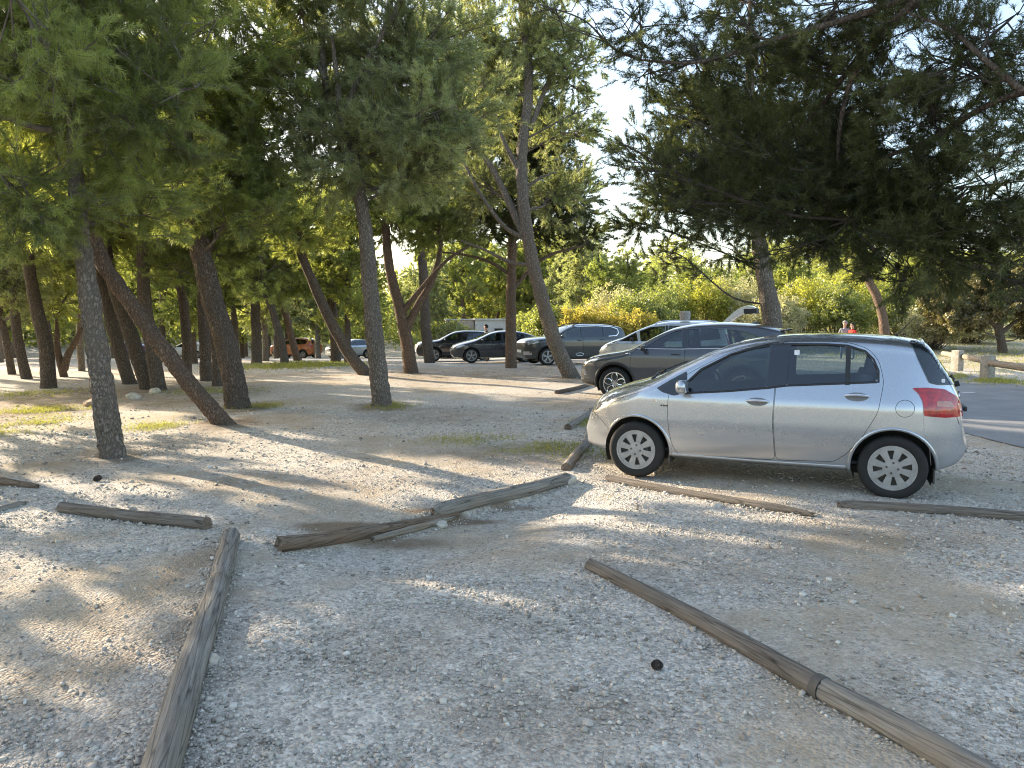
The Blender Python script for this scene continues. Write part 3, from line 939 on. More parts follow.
def hatchback():
    P = dict(paint=M['silver'], w=.845, belt=.97, roof=1.53, xf=.95, xr=-1.0, af=.52, ar=.30, tumble=.25, wz=.298, wr_=.300, rimf=.69,
             clear=.19, axles=(1.25, -1.20), arch=.358, rt_hood=.20, rt_roof=.13, n=2.5, nx=96,
             top=[(1.945, .47), (1.935, .58), (1.90, .68), (1.83, .785), (1.72, .88), (1.5, .965), (1.25, 1.04), (1.1, 1.095), (.86, 1.215), (.39, 1.422), (.08, 1.497), (-.3, 1.540), (-.7, 1.548), (-1.13, 1.528), (-1.40, 1.492), (-1.47, 1.455), (-1.60, 1.27), (-1.71, 1.10), (-1.755, .98), (-1.775, .80), (-1.81, .66), (-1.82, .50)],
             bot=[(1.945, .42), (1.93, .30), (1.92, .235), (1.7, .215), (1.0, .205), (-1.0, .205), (-1.5, .235), (-1.72, .30), (-1.79, .38), (-1.82, .45)],
             side=([.2, .30, .45, .62, .87, .97], [.925, .955, .985, 1, .992, .950]),
             windows=[[(.70, .925), (.72, 1.035), (.59, 1.165), (.30, 1.325), (.08, 1.395), (-.085, 1.425), (-.075, 1.015), (.3, .965)],
                      [(-.235, 1.045), (-.25, 1.432), (-.60, 1.435), (-.775, 1.425), (-.775, 1.075)],
                      [(-.802, 1.077), (-.802, 1.42), (-.93, 1.375), (-1.00, 1.30), (-1.045, 1.20), (-1.047, 1.105)]],
             ws=[(-.60, 1.09), (.60, 1.09), (.52, 1.42), (.3, 1.455), (-.3, 1.455), (-.52, 1.42)], ws_x=.25,
             doors=[[(-.162, .292), (.79, .272), (.86, .36), (.90, .55), (.915, .75), (.905, .93), (.80, 1.075), (.60, 1.20), (.29, 1.362), (-.168, 1.470), (-.14, 1.02), (-.13, .68)],
                    [(-.166, .292), (-.134, .68), (-.144, 1.02), (-.172, 1.470), (-.62, 1.475), (-.80, 1.462), (-.97, 1.405), (-1.06, 1.29), (-1.105, 1.10), (-1.06, .81), (-.93, .565), (-.80, .40), (-.70, .318)]],
             rw_mat=M['glass_dark'], dark=(1, 2), dark_mat=M['glass_mid'])
    c = Car('hatchback', 'small silver five-door hatchback parked closest, with eight-slot wheel covers and its nose at a log', 'car', P, (2.80, 8.086, 0.0), R(155.6))
    c.body(); c.wheels('cap')
    R_ = c.root
    c.patch('pillar_trim', [(-.066, 1.0), (-.076, 1.436), (-.258, 1.442), (-.244, 1.035)], M['gloss_black'], off=.003, rnd_=0)
    c.patch('corner_trim', [(1.04, .965), (.90, 1.055), (.735, 1.15), (.715, .935), (.85, .895), (.97, .925)], M['gloss_black'], off=.004, rnd_=.02, both=True)
    c.ribbon('window_seal', [(.74, .925), (.3, .962), (-.08, 1.008), (-.24, 1.035), (-.6, 1.062), (-1.045, 1.095)], .022, M['trim'], off=.004)
    c.ribbon('window_surround', [(.728, 1.038), (.595, 1.173), (.302, 1.333), (.08, 1.403), (-.09, 1.434), (-.25, 1.440), (-.60, 1.443), (-.78, 1.433), (-.935, 1.382), (-1.01, 1.305), (-1.054, 1.20), (-1.056, 1.09)], .022, M['trim'], off=.0025)
    for dr, (hx, hz), cup in ((c.door_objs[0], (.018, .872), (.0, .872)), (c.door_objs[1], (-.875, .955), (-.88, .955))):
        el = [(hx + .12 * math.cos(a), hz + .048 * math.sin(a)) for a in np.linspace(0, 2 * math.pi, 24, endpoint=False)]
        c.patch('handle_cup', el, M['silver'], off=.002, parent=dr, rnd_=0, step=.02)
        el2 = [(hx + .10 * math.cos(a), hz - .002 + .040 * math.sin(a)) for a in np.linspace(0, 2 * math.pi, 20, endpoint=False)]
        c.patch('handle_recess_shade', el2, M['recess_shade'], off=.004, parent=dr, rnd_=0, step=.02)  # flat grey oval, painted shade inside the handle cup
        c.handle(hx, hz + .004, dr, .22, M['handle'])
    c.patch('window_divider', [(-.768, 1.06), (-.768, 1.44), (-.812, 1.425), (-.812, 1.062)], M['trim'], off=.003, rnd_=0)
    c.patch('rear_window', [(-1.315, 1.478), (-1.385, 1.30), (-1.475, 1.10), (-1.55, 1.08), (-1.705, 1.08), (-1.60, 1.25), (-1.465, 1.445), (-1.40, 1.478)], M['rear_glass'], both=True, off=.009, rnd_=.02, step=.02)
    c.patch('rear_window', [(-.68, 1.08), (.68, 1.08), (.58, 1.43), (.3, 1.45), (-.3, 1.45), (-.58, 1.43)], M['rear_glass'], front=-1, off=.006, rnd_=.03, step=.03)
    # lamps
    c.patch('headlight', [(1.90, .66), (1.86, .73), (1.72, .84), (1.52, .905), (1.50, .86), (1.62, .77), (1.78, .67)], M['lens_clear'], both=True, off=.004)
    tl = c.patch('tail_light', [(-1.335, 1.05), (-1.46, 1.055), (-1.60, 1.045), (-1.70, .985), (-1.80, .80), (-1.62, .785), (-1.44, .80), (-1.425, .93), (-1.39, 1.0)], M['lens_red'], both=True, off=.008, rnd_=.02)
    c.patch('indicator_lens', [(-1.54, .935), (-1.66, .935), (-1.685, .885), (-1.54, .885)], M['lens_amber'], off=.011, rnd_=.01, parent=tl)
    fc = arc(-1.283, .862, .078, 0, 360, 32)[:-1]
    c.ribbon('fuel_flap_gap', fc, .005, M['trim'], off=.0012, close=True, dn=.02)
    c.patch('fuel_flap', arc(-1.283, .862, .072, 0, 360, 28)[:-1], M['silver'], off=.0018, rnd_=0, step=.02)
    # shut lines of the bonnet, wing and bumper
    c.ribbon('panel_gap', [(1.52, .915), (1.3, .975), (1.08, .985)], .006, M['trim'], off=.001)
    c.ribbon('panel_gap', [(1.60, .50), (1.72, .60), (1.86, .665)], .005, M['trim'], off=.001)
    c.ribbon('panel_gap', [(-1.52, .34), (-1.50, .50), (-1.45, .65), (-1.435, .79)], .0035, M['rimsilver'], off=.001)
    c.ribbon('panel_gap', [(-1.715, .79), (-1.74, .72)], .005, M['trim'], off=.001)
    c.ribbon('roof_gap', [(.62, 1.30), (.3, 1.435), (0, 1.492), (-.4, 1.518), (-.9, 1.515), (-1.3, 1.478)], .012, M['rimsilver'], off=.002)
    # arch lips, sill
    for ax, a0, a1 in ((1.25, -10, 184), (-1.20, -8, 186)):
        c.ribbon('arch_lip', arc(ax, .298, .372, a0, a1, 40), .030, M['silver'], off=.010, both=True)
    c.ribbon('sill_trim', [(.86, .262), (0, .252), (-.80, .262)], .055, M['silver'], off=.010)
    # side repeater, small badge
    c.patch('side_repeater', [(1.05 + .035 * math.cos(a), .838 + .014 * math.sin(a)) for a in np.linspace(0, 6.28, 14, endpoint=False)], M['lens_clear'], off=.006, rnd_=0, step=.01)
    for k in range(3):
        c.patch('badge', [(.985 - .026 * k, .782), (.965 - .026 * k, .782), (.965 - .026 * k, .798), (.985 - .026 * k, .798)], M['rimdark'], off=.003, rnd_=0, step=.01)
    # front grille and plate, rear plate, badge
    c.patch('grille', [(-.42, .34), (.42, .34), (.34, .50), (-.34, .50)], M['trim'], front=1, off=.004)
    c.patch('number_plate', [(-.26, .50), (.26, .50), (.26, .60), (-.26, .60)], M['plate'], front=1, off=.012, rnd_=0)
    c.patch('grille', [(-.30, .64), (.30, .64), (.26, .70), (-.26, .70)], M['trim'], front=1, off=.004)
    c.patch('number_plate', [(-.26, .70), (.26, .70), (.26, .81), (-.26, .81)], M['plate'], front=-1, off=.012, rnd_=0)
    mb = MB(); mb.box((-1.825, 0, .83), (.035, .62, .045)); mb.build('plate_lamp_bar', M['trim'], R_, bevel=.01)
    b = MB(); b.lathe([(.050, -.004), (.057, -.004), (.057, .004), (.050, .004)], (0, 0, 0), seg=28, closed=True)
    bo = b.build('badge', M['chrome'], R_); bo.rotation_euler = (0, 0, R(90)); bo.location = (-1.80, 0, .93)
    # spoiler lip, wiper, antenna
    V = []
    mb = MB(); pts = [Vector((-1.44, y, 1.487 - .06 * (abs(y) / .56) ** 2.2)) for y in np.linspace(-.56, .56, 15)]
    mb.tube(pts, [.006] + [.012] * 13 + [.006], 8); mb.build('spoiler', M['silver'], R_)
    mb = MB(); mb.tube([(-1.74, .0, 1.035), (-1.80, .0, 1.055)], .028, 8)
    wp = [c.projx(y, z, -1, .022) for y, z in ((0, 1.06), (.25, 1.10), (.5, 1.15))]
    mb.tube(wp, .010, 6)
    mb.build('rear_wiper', M['trim'], R_)
    mb = MB(); mb.tube([(-1.22, 0, 1.52), (-1.25, 0, 1.545), (-1.40, 0, 1.72)], [.015, .005, .002], 6); mb.build('antenna', M['trim'], R_)
    mb = MB()
    mb.tube([(1.05, .35, 1.125), (1.12, .30, 1.105)], .016, 6); mb.tube([(1.05, .35, 1.135), (.98, .05, 1.175), (.93, -.25, 1.20)], .008, 6)
    mb.tube([(1.13, .58, 1.045), (1.16, .1, 1.09), (1.16, -.4, 1.075)], .022, 6)
    mb.build('wiper', M['trim'], R_)
    c.mirror(.745, .985, M['silver'], sz=(.12, .20, .14))
    c.interior(wheelx=.40, rear=-.80, seatmat=M['seat_blue'])
    # rear-view mirror and parcel shelf
    mb = MB(); mb.box((.42, .0, 1.32), (.03, .22, .065)); mb.tube([(.43, 0, 1.34), (.5, 0, 1.385)], .008, 6); mb.build('rear_view_mirror', M['cabin'], R_, bevel=.012)
    mb = MB(); mb.box((-1.25, 0, .99), (.55, 1.25, .02)); mb.build('parcel_shelf', M['cabin'], R_)
    c.patch('sticker', [(-.30, 1.335), (-.35, 1.335), (-.35, 1.385), (-.30, 1.385)], M['sticker'], off=-.008, rnd_=.01)
    c.patch('sticker', [(-1.575, 1.10), (-1.605, 1.10), (-1.605, 1.135), (-1.575, 1.135)], M['sticker'], off=.012, rnd_=.01)
    for ax in P['axles']:
        for sd in (1,):
            mb = MB(); x = ax - (P['arch'] - .01)
            mb.box((x, .70, .235), (.012, .14, .14)); mb.build('mud_flap', M['trim'], R_)
    return c

def generic(name, label, P, pos, heading, style='five', group=None, extras=None, lamps=True, cat='car'):
    c = Car(name, label, cat, P, pos, heading, group); c.body(); c.wheels(style)
    L = P
    for d, h in zip(c.door_objs, P.get('handles', [])):
        c.handle(h[0], h[1], d, .20, P.get('handle_mat'))
    if P.get('cladding'):
        for ax in P['axles']:
            c.ribbon('arch_cladding', arc(ax, P['wz'], P['arch'] + .028, -14, 194, 40), .06, M['trim'], off=.012, both=True)
        z = P['clear'] + .10
        c.ribbon('sill_cladding', [(P['axles'][0] - P['arch'] - .03, z), (0, z), (P['axles'][1] + P['arch'] + .03, z)], .15, M['trim'], off=.012)
    for nm, pl, mt in P.get('lamps', []): c.patch(nm, pl, M[mt], both=True, off=.006)
    for nm, pl, mt in P.get('fronts', []): c.patch(nm, pl, M[mt], front=1, off=.006, rnd_=.01)
    if P.get('pillar'):
        for pl in P['pillar']: c.patch('pillar_trim', pl, M['gloss_black'], rnd_=0)
    if P.get('chrome'): c.ribbon('window_surround', P['chrome'], P.get('chw', .022), M['chrome'], off=.006)
    if P.get('mirror'): c.mirror(*P['mirror'][:2], M[P['mirror'][2]])
    if P.get('rails'):
        for sd in (1, -1):
            mb = MB(); pts = []
            x0, x1 = P['rails']
            for t in np.linspace(0, 1, 14):
                x = x0 + (x1 - x0) * t; y = sd * P['w'] * .62
                h = c.bvh.ray_cast(Vector((x, y, 3)), Vector((0, 0, -1)))
                pts.append(Vector((x, y, h[0].z + (.045 if .04 < t < .96 else .0))))
            mb.tube(pts, .018, 8); mb.build('roof_rail', M[P.get('railmat', 'trim')], c.root)
    c.interior(wheelx=P.get('swx', .55), rear=P.get('rear', -.9))
    if extras: extras(c)
    return c

def scaleprof(pts, sx, sz): return [(x * sx, z * sz) for x, z in pts]

def suv_profile(paint_, L=2.25, Hh=1.60):
    sx, sz = L / 2.27, Hh / 1.61
    q = lambda p: scaleprof(p, sx, sz)
    P = dict(paint=paint_, w=.92, belt=1.05 * sz, roof=1.6 * sz, xf=1.35, xr=-1.3, af=.34, ar=.26, tumble=.22, wz=.345, wr_=.350, rimf=.70, tw=.215,
             clear=.22, axles=(1.36 * sx, -1.36 * sx), arch=.415, rt_hood=.17, rt_roof=.12, nx=80,
             top=q([(2.27, .62), (2.26, .80), (2.20, .93), (2.05, 1.01), (1.75, 1.065), (1.30, 1.11), (1.08, 1.15), (.80, 1.29), (.42, 1.47), (.1, 1.56), (-.4, 1.605), (-.9, 1.60), (-1.5, 1.565), (-1.95, 1.50), (-2.05, 1.43), (-2.17, 1.15), (-2.25, .95), (-2.27, .62)]),
             bot=q([(2.27, .52), (2.25, .36), (2.15, .26), (1.8, .23), (0, .23), (-1.8, .25), (-2.15, .34), (-2.27, .55)]),
             side=([.2 * sz, .33 * sz, .50 * sz, .70 * sz, .95 * sz, 1.05 * sz], [.93, .955, .985, 1, .99, .955]),
             windows=[q([(.86, 1.09), (.72, 1.19), (.40, 1.375), (.10, 1.475), (-.10, 1.495), (-.10, 1.085)]),
                      q([(-.22, 1.085), (-.22, 1.50), (-.80, 1.505), (-1.08, 1.49), (-1.08, 1.09)]),
                      q([(-1.16, 1.10), (-1.16, 1.485), (-1.45, 1.455), (-1.72, 1.33), (-1.62, 1.15)])],
             dark=(1, 2),
             ws=q([(-.66, 1.15), (.66, 1.15), (.56, 1.47), (.3, 1.52), (-.3, 1.52), (-.56, 1.47)]), ws_x=.25 * sx,
             rw=q([(-.62, 1.16), (.62, 1.16), (.54, 1.44), (-.54, 1.44)]), rw_x=-1.98 * sx,
             doors=[q([(-.16, .35), (.86, .35), (.97, .55), (1.0, .85), (.98, 1.06), (.83, 1.20), (.43, 1.42), (.10, 1.525), (-.16, 1.545)]),
                    q([(-.17, .35), (-.17, 1.545), (-.9, 1.55), (-1.12, 1.53), (-1.22, 1.10), (-1.10, .80), (-.92, .55), (-.86, .35)])],
             handles=[(.0, .95 * sz), (-1.0 * sx, .97 * sz)],
             pillar=[q([(-.105, 1.075), (-.105, 1.505), (-.215, 1.51), (-.215, 1.08)]), q([(-1.085, 1.085), (-1.085, 1.495), (-1.155, 1.49), (-1.155, 1.095)])],
             lamps=[('headlight', q([(2.16, .80), (2.12, .90), (1.88, .97), (1.70, .95), (1.78, .88)]), 'lens_clear'),
                    ('tail_light', q([(-1.95, 1.02), (-2.24, 1.02), (-2.26, .88), (-2.0, .88)]), 'lens_red')],
             fronts=[('grille', q([(-.62, .62), (.62, .62), (.68, .86), (-.68, .86)]), 'trim'), ('number_plate', [(-.26, .50), (.26, .50), (.26, .61), (-.26, .61)], 'plate')],
             cladding=True, mirror=(.80 * sx, 1.10 * sz, 'gloss_black'), swx=.55, rear=-.95)
    return P

def coupe_suv():
    P = suv_profile(M['grey_paint'], 2.20, 1.62)
    P['top'] = [(2.16, .58), (2.15, .70), (2.10, .82), (1.98, .905), (1.7, .975), (1.30, 1.045), (1.05, 1.105), (.78, 1.24), (.42, 1.43), (.1, 1.56), (-.4, 1.64), (-.9, 1.66), (-1.4, 1.635), (-1.8, 1.575), (-2.05, 1.50), (-2.12, 1.38), (-2.18, 1.05), (-2.20, .62)]
    P['ws'] = [(-.62, 1.13), (.62, 1.13), (.54, 1.48), (.3, 1.53), (-.3, 1.53), (-.54, 1.48)]
    P['windows'] = [[(.70, 1.085), (.62, 1.17), (.36, 1.335), (.06, 1.47), (-.07, 1.505), (-.10, 1.10)],
                    [(-.22, 1.125), (-.20, 1.515), (-.62, 1.53), (-.97, 1.515), (-1.06, 1.15)],
                    [(-1.12, 1.155), (-1.04, 1.508), (-1.35, 1.46), (-1.62, 1.36), (-1.72, 1.27), (-1.50, 1.18)]]
    P['pillar'] = [[(-.105, 1.11), (-.08, 1.515), (-.195, 1.525), (-.215, 1.115)], [(-1.068, 1.145), (-.98, 1.52), (-1.035, 1.512), (-1.112, 1.15)]]
    P['handles'] = [(.02, .99), (-.98, 1.03)]; P['handle_mat'] = M['grey_paint']
    P['chrome'] = [(.84, 1.10), (-.1, 1.105), (-.22, 1.11), (-1.06, 1.135), (-1.5, 1.165), (-1.74, 1.26)]; P['chw'] = .016
    P['rw'] = [(-.6, 1.18), (.6, 1.18), (.52, 1.36), (-.52, 1.36)]; P['rw_x'] = -1.95
    def ex(c):
        # roof spoiler and shark fin, front lower lip
        mb = MB(); mb.box((-2.10, 0, 1.505), (.22, 1.14, .03), Matrix.Rotation(.12, 3, 'Y')); mb.build('spoiler', M['gloss_black'], c.root, bevel=.01)
        mb = MB(); V = [(-1.42, 0, 1.66), (-1.60, .02, 1.56), (-1.60, -.02, 1.56), (-1.25, 0, 1.59), (-1.5, 0, 1.675)]
        mb.add(V, [(0, 3, 1), (0, 2, 3), (4, 0, 1), (4, 2, 0), (4, 1, 2), (1, 3, 2)]); mb.build('antenna', M['gloss_black'], c.root)
        c.ribbon('bumper_lip', [(2.12, .40), (1.95, .36), (1.80, .34)], .09, M['trim'], off=.012)
        c.patch('badge', [(1.10, .985), (.98, .985), (.98, .998), (1.10, .998)], M['chrome'], off=.006, rnd_=0, step=.02)
        c.patch('fog_light', [(2.08, .62), (2.02, .62), (1.98, .50), (2.06, .50)], M['chrome'], both=True, off=.006, rnd_=.01)
    P['rimmat'] = M['chrome']; P['mirror'] = (.68, 1.10, 'gloss_black'); P['dark_mat'] = M['glass_mid']
    P['doors'] = [[(-.16, .36), (.84, .36), (.95, .55), (.98, .85), (.95, 1.0), (.78, 1.13), (.40, 1.37), (.06, 1.51), (-.16, 1.545)],
                  [(-.17, .36), (-.17, 1.545), (-.6, 1.565), (-1.05, 1.55), (-1.20, 1.14), (-1.10, .80), (-.92, .55), (-.86, .36)]]
    P['lamps'] = [('headlight', [(2.09, .72), (2.04, .80), (1.84, .90), (1.66, .90), (1.72, .83)], 'lens_clear'), ('tail_light', [(-1.95, 1.02), (-2.14, 1.02), (-2.16, .90), (-2.0, .90)], 'lens_red')]
    return P, ex
# ------------------------------------------------------------------ ground
def nonuniform(lo, hi, core0, core1, step, grow_=1.12, cap=25):
    a = list(np.arange(core0, core1 + 1e-6, step))
    s = step; x = a[-1]
    while x < hi: s = min(s * grow_, cap); x += s; a.append(x)
    s = step; x = a[0]; b = []
    while x > lo: s = min(s * grow_, cap); x -= s; b.append(x)
    return np.array(b[::-1] + a)

GRASS = []   # (x, y, rx, ry, strength)
def gpix(u, v, ru, rv, st=1.0):
    c = ground(u, v); e = ground(u + ru, v); f = ground(u, v - rv)
    GRASS.append((c.x, c.y, abs(e.x - c.x), abs(f.y - c.y), st))
for a in ((530, 447, 70, 9, .8), (575, 452, 35, 10, .7), (155, 427, 34, 5, .75), (470, 440, 60, 6, .5), (15, 428, 45, 10, .75), (40, 412, 60, 6, .6), (392, 406, 26, 5, .5), (612, 455, 18, 10, .6),
          (590, 425, 16, 8, .6), (210, 392, 60, 4, .4), (258, 407, 30, 3, .5), (30, 395, 60, 5, .35), (985, 381, 40, 6, .8), (300, 366, 60, 3, .4), (600, 500, 16, 3, .25)):
    gpix(*a)
LITTER = []
for (u, v, ru, rv, st) in ((60, 400, 110, 22, .8), (200, 395, 70, 12, .6), (470, 372, 120, 7, .5), (370, 536, 90, 14, 1.3), (450, 517, 60, 10, 1.3), (500, 503, 50, 9, 1.0), (430, 415, 90, 10, .45),
                           (520, 455, 90, 14, .55), (200, 620, 26, 30, .7), (195, 560, 22, 30, .5), (560, 398, 60, 6, .3), (640, 478, 60, 6, .5), (120, 660, 160, 90, .35), (560, 720, 160, 40, .3), (150, 450, 120, 20, .3), (113, 458, 40, 8, .9), (225, 424, 40, 8, .9), (242, 408, 36, 7, .9), (381, 407, 34, 6, .9), (565, 379, 26, 4, .8), (411, 374, 24, 4, .7), (700, 560, 150, 30, .3), (420, 640, 140, 40, .25), (320, 480, 160, 14, .35), (880, 530, 160, 20, .35)):
    c = ground(u, v); e = ground(u + ru, v); f = ground(u, v - rv)
    LITTER.append((c.x, c.y, abs(e.x - c.x), abs(f.y - c.y), st))

def blobs_mask(B, X, Y):
    m = np.zeros_like(X)
    for x, y, rx, ry, s in B:
        d = np.hypot((X - x) / rx, (Y - y) / ry)
        m = np.maximum(m, s * (1 - sstep(.45, 1.15, d)))
    return m

def soil(x, y):
    S = np.sin(1.3 * x + .6 * y + 1.2 * np.sin(.9 * y)) * np.sin(1.1 * y - .4 * x + 1.5 * np.sin(.7 * x + 1)) + .5 * np.sin(3.1 * x + 2.2 * np.sin(1.7 * y)) * np.sin(2.7 * y + 1.3 * np.sin(2.2 * x)) + .25 * np.sin(7.3 * x + 2 * np.sin(4.1 * y)) * np.sin(6.1 * y + 3 * np.sin(3.3 * x))
    return sstep(-.05, .85, S)

def road_left(y):   # left edge of the asphalt
    return np.interp(y, [-10, 6, 9.8, 13, 18, 23, 27, 31, 36], [7.6, 7.0, 6.72, 6.9, 7.0, 7.4, 7.6, 7.2, 6])

def make_ground():
    xs = nonuniform(-420, 420, -7, 8, .05); ys = nonuniform(-60, 520, 2.2, 12, .05, 1.10)
    X, Y = np.meshgrid(xs, ys)
    Z = height(X, Y)
    near = 1 - sstep(10, 22, np.hypot(X, Y))
    fx = np.zeros(X.shape)
    for i in range(X.shape[0]):
        if ys[i] > 14 or ys[i] < 1.8: continue
        for j in range(X.shape[1]):
            if -8 < xs[j] < 9:
                p = Vector((xs[j], ys[i], 0))
                fx[i, j] = noise.noise(p * 2.1) * .010 + noise.noise(p * 7) * .006 + noise.noise(p * 19) * .003
    Z = Z + fx * (1 - sstep(6.0, 6.8, X)) * near
    n, m = X.shape
    V = np.stack([X, Y, Z], -1).reshape(-1, 3)
    I = np.arange(n * m).reshape(n, m)
    F = np.stack([I[:-1, :-1], I[:-1, 1:], I[1:, 1:], I[1:, :-1]], -1).reshape(-1, 4)
    x, y = V[:, 0], V[:, 1]
    gr = blobs_mask(GRASS, x, y)
    li = blobs_mask(LITTER, x, y)
    fld = sstep(15, 17, x) * sstep(15, 20, y) * .75 + sstep(44, 52, y) * .7
    gr = np.maximum(gr, fld)
    me = tri_mesh('gravel_ground', V, len(F), 4, M['ground'], {'grass': gr, 'litter': li, 'soil': soil(x, y)}, smooth=True, F=F)
    o = link('gravel_ground', me); tag(o, kind='structure')
    return o

def ground_mat():
    g = N('pale_gravel')
    v = g.coords()
    out = []
    vA = g.n('TexVoronoi', {'Vector': v, 'Scale': 62}); vB = g.n('TexVoronoi', {'Vector': v, 'Scale': 26}); vC = g.n('TexVoronoi', {'Vector': v, 'Scale': 130})
    n1 = g.noise(v, .55, 5, .6); n2 = g.noise(v, 2.3, 5, .65); n3 = g.noise(v, 60, 3)
    cellA = g.n('SeparateColor', {0: vA.outputs['Color']}).outputs[0]
    cellB = g.n('SeparateColor', {0: vB.outputs['Color']}).outputs[1]
    base = g.ramp(cellA, [(0, (.19, .17, .145)), (.30, (.40, .37, .325)), (.75, (.60, .54, .45)), (1, (.82, .76, .66))])
    big = g.ramp(cellB, [(0, (.30, .275, .24)), (.6, (.54, .485, .405)), (1, (.78, .71, .61))])
    base = g.mix(.4, base, big)
    soil = g.ramp(g.noise(v, 40, 5, .7), [(.3, (.30, .235, .16)), (.7, (.52, .43, .31))])
    dm = g.math('MULTIPLY', g.math('SUBTRACT', g.math('ADD', g.math('MULTIPLY', n1, 1.0), g.math('MULTIPLY', n2, .7)), .74), 2.6, True)
    dm = g.math('ADD', g.math('MULTIPLY', dm, .35), g.math('MULTIPLY', g.n('Attribute', attribute_name='soil').outputs['Fac'], g.math('MULTIPLY', n2, 1.25)), True)
    c = g.mix(dm, base, soil)
    lit = g.n('Attribute', attribute_name='litter').outputs['Fac']
    lf = g.math('MULTIPLY', lit, g.math('ADD', g.math('MULTIPLY', n2, 2.2), -.2), True)
    pine = g.ramp(g.noise(g.coords((1, 3, 1)), 55, 5, .75), [(.35, (.12, .085, .055)), (.62, (.32, .24, .16))])
    c = g.mix(lf, c, pine)
    gs = g.n('Attribute', attribute_name='grass').outputs['Fac']
    gf = g.math('MULTIPLY', g.math('SUBTRACT', g.math('ADD', g.math('MULTIPLY', gs, .8), g.math('MULTIPLY', g.noise(v, 5, 6, .75), 1.1)), .95), 1.7, True)
    gc = g.ramp(g.noise(v, 18, 5, .75), [(.35, (.20, .17, .08)), (.65, (.30, .28, .10))])
    c = g.mix(gf, c, gc)
    hgt = g.math('ADD', g.math('ADD', g.math('MULTIPLY', vB.outputs['Distance'], -.6), g.math('MULTIPLY', vA.outputs['Distance'], -.9)), g.math('ADD', g.math('MULTIPLY', n2, 1.6), g.math('MULTIPLY', n3, .4)))
    b = g.bump(hgt, .7, .014)
    return g.done(g.n('BsdfPrincipled', {'Base Color': c, 'Roughness': .95, 'Specular IOR Level': .2, 'Normal': b}).outputs[0])
M['ground'] = ground_mat()

def stone_mat():
    g = N('limestone_chips')
    a = g.n('Attribute', attribute_name='tint').outputs['Fac']
    c = g.ramp(a, [(0, (.12, .10, .08)), (.3, (.36, .325, .275)), (.75, (.60, .545, .455)), (1, (.86, .80, .71))])
    n = g.noise(g.coords(), 90, 4)
    c = g.mix(g.math('MULTIPLY', n, .45), c, (.33, .29, .235))
    return g.done(g.n('BsdfPrincipled', {'Base Color': c, 'Roughness': .9, 'Specular IOR Level': .2}).outputs[0])
M['stone'] = stone_mat()

LOGS = [((229, 541), (150, 840), .066), ((60, 512), (208, 529), .055), ((277, 549), (458, 517), .055), ((432, 516), (566, 482), .07), ((567, 471), (594, 436), .06),
        ((608, 480), (812, 517), .045), ((838, 507), (1060, 524), .05), ((591, 568), (820, 694), .05), ((824, 697), (1010, 800), .056)]
OCT = np.array([[1, 0, 0], [0, 1, 0], [-1, 0, 0], [0, -1, 0], [0, 0, 1], [0, 0, -1]], float)
OCF = np.array([[0, 1, 4], [1, 2, 4], [2, 3, 4], [3, 0, 4], [1, 0, 5], [2, 1, 5], [3, 2, 5], [0, 3, 5]])
CUB = np.array([[x, y, z] for x in (-1, 1) for y in (-1, 1) for z in (-1, 1)], float) * .68
CUF = np.array([[0, 1, 3], [0, 3, 2], [4, 6, 7], [4, 7, 5], [0, 4, 5], [0, 5, 1], [2, 3, 7], [2, 7, 6], [0, 2, 6], [0, 6, 4], [1, 5, 7], [1, 7, 3]])

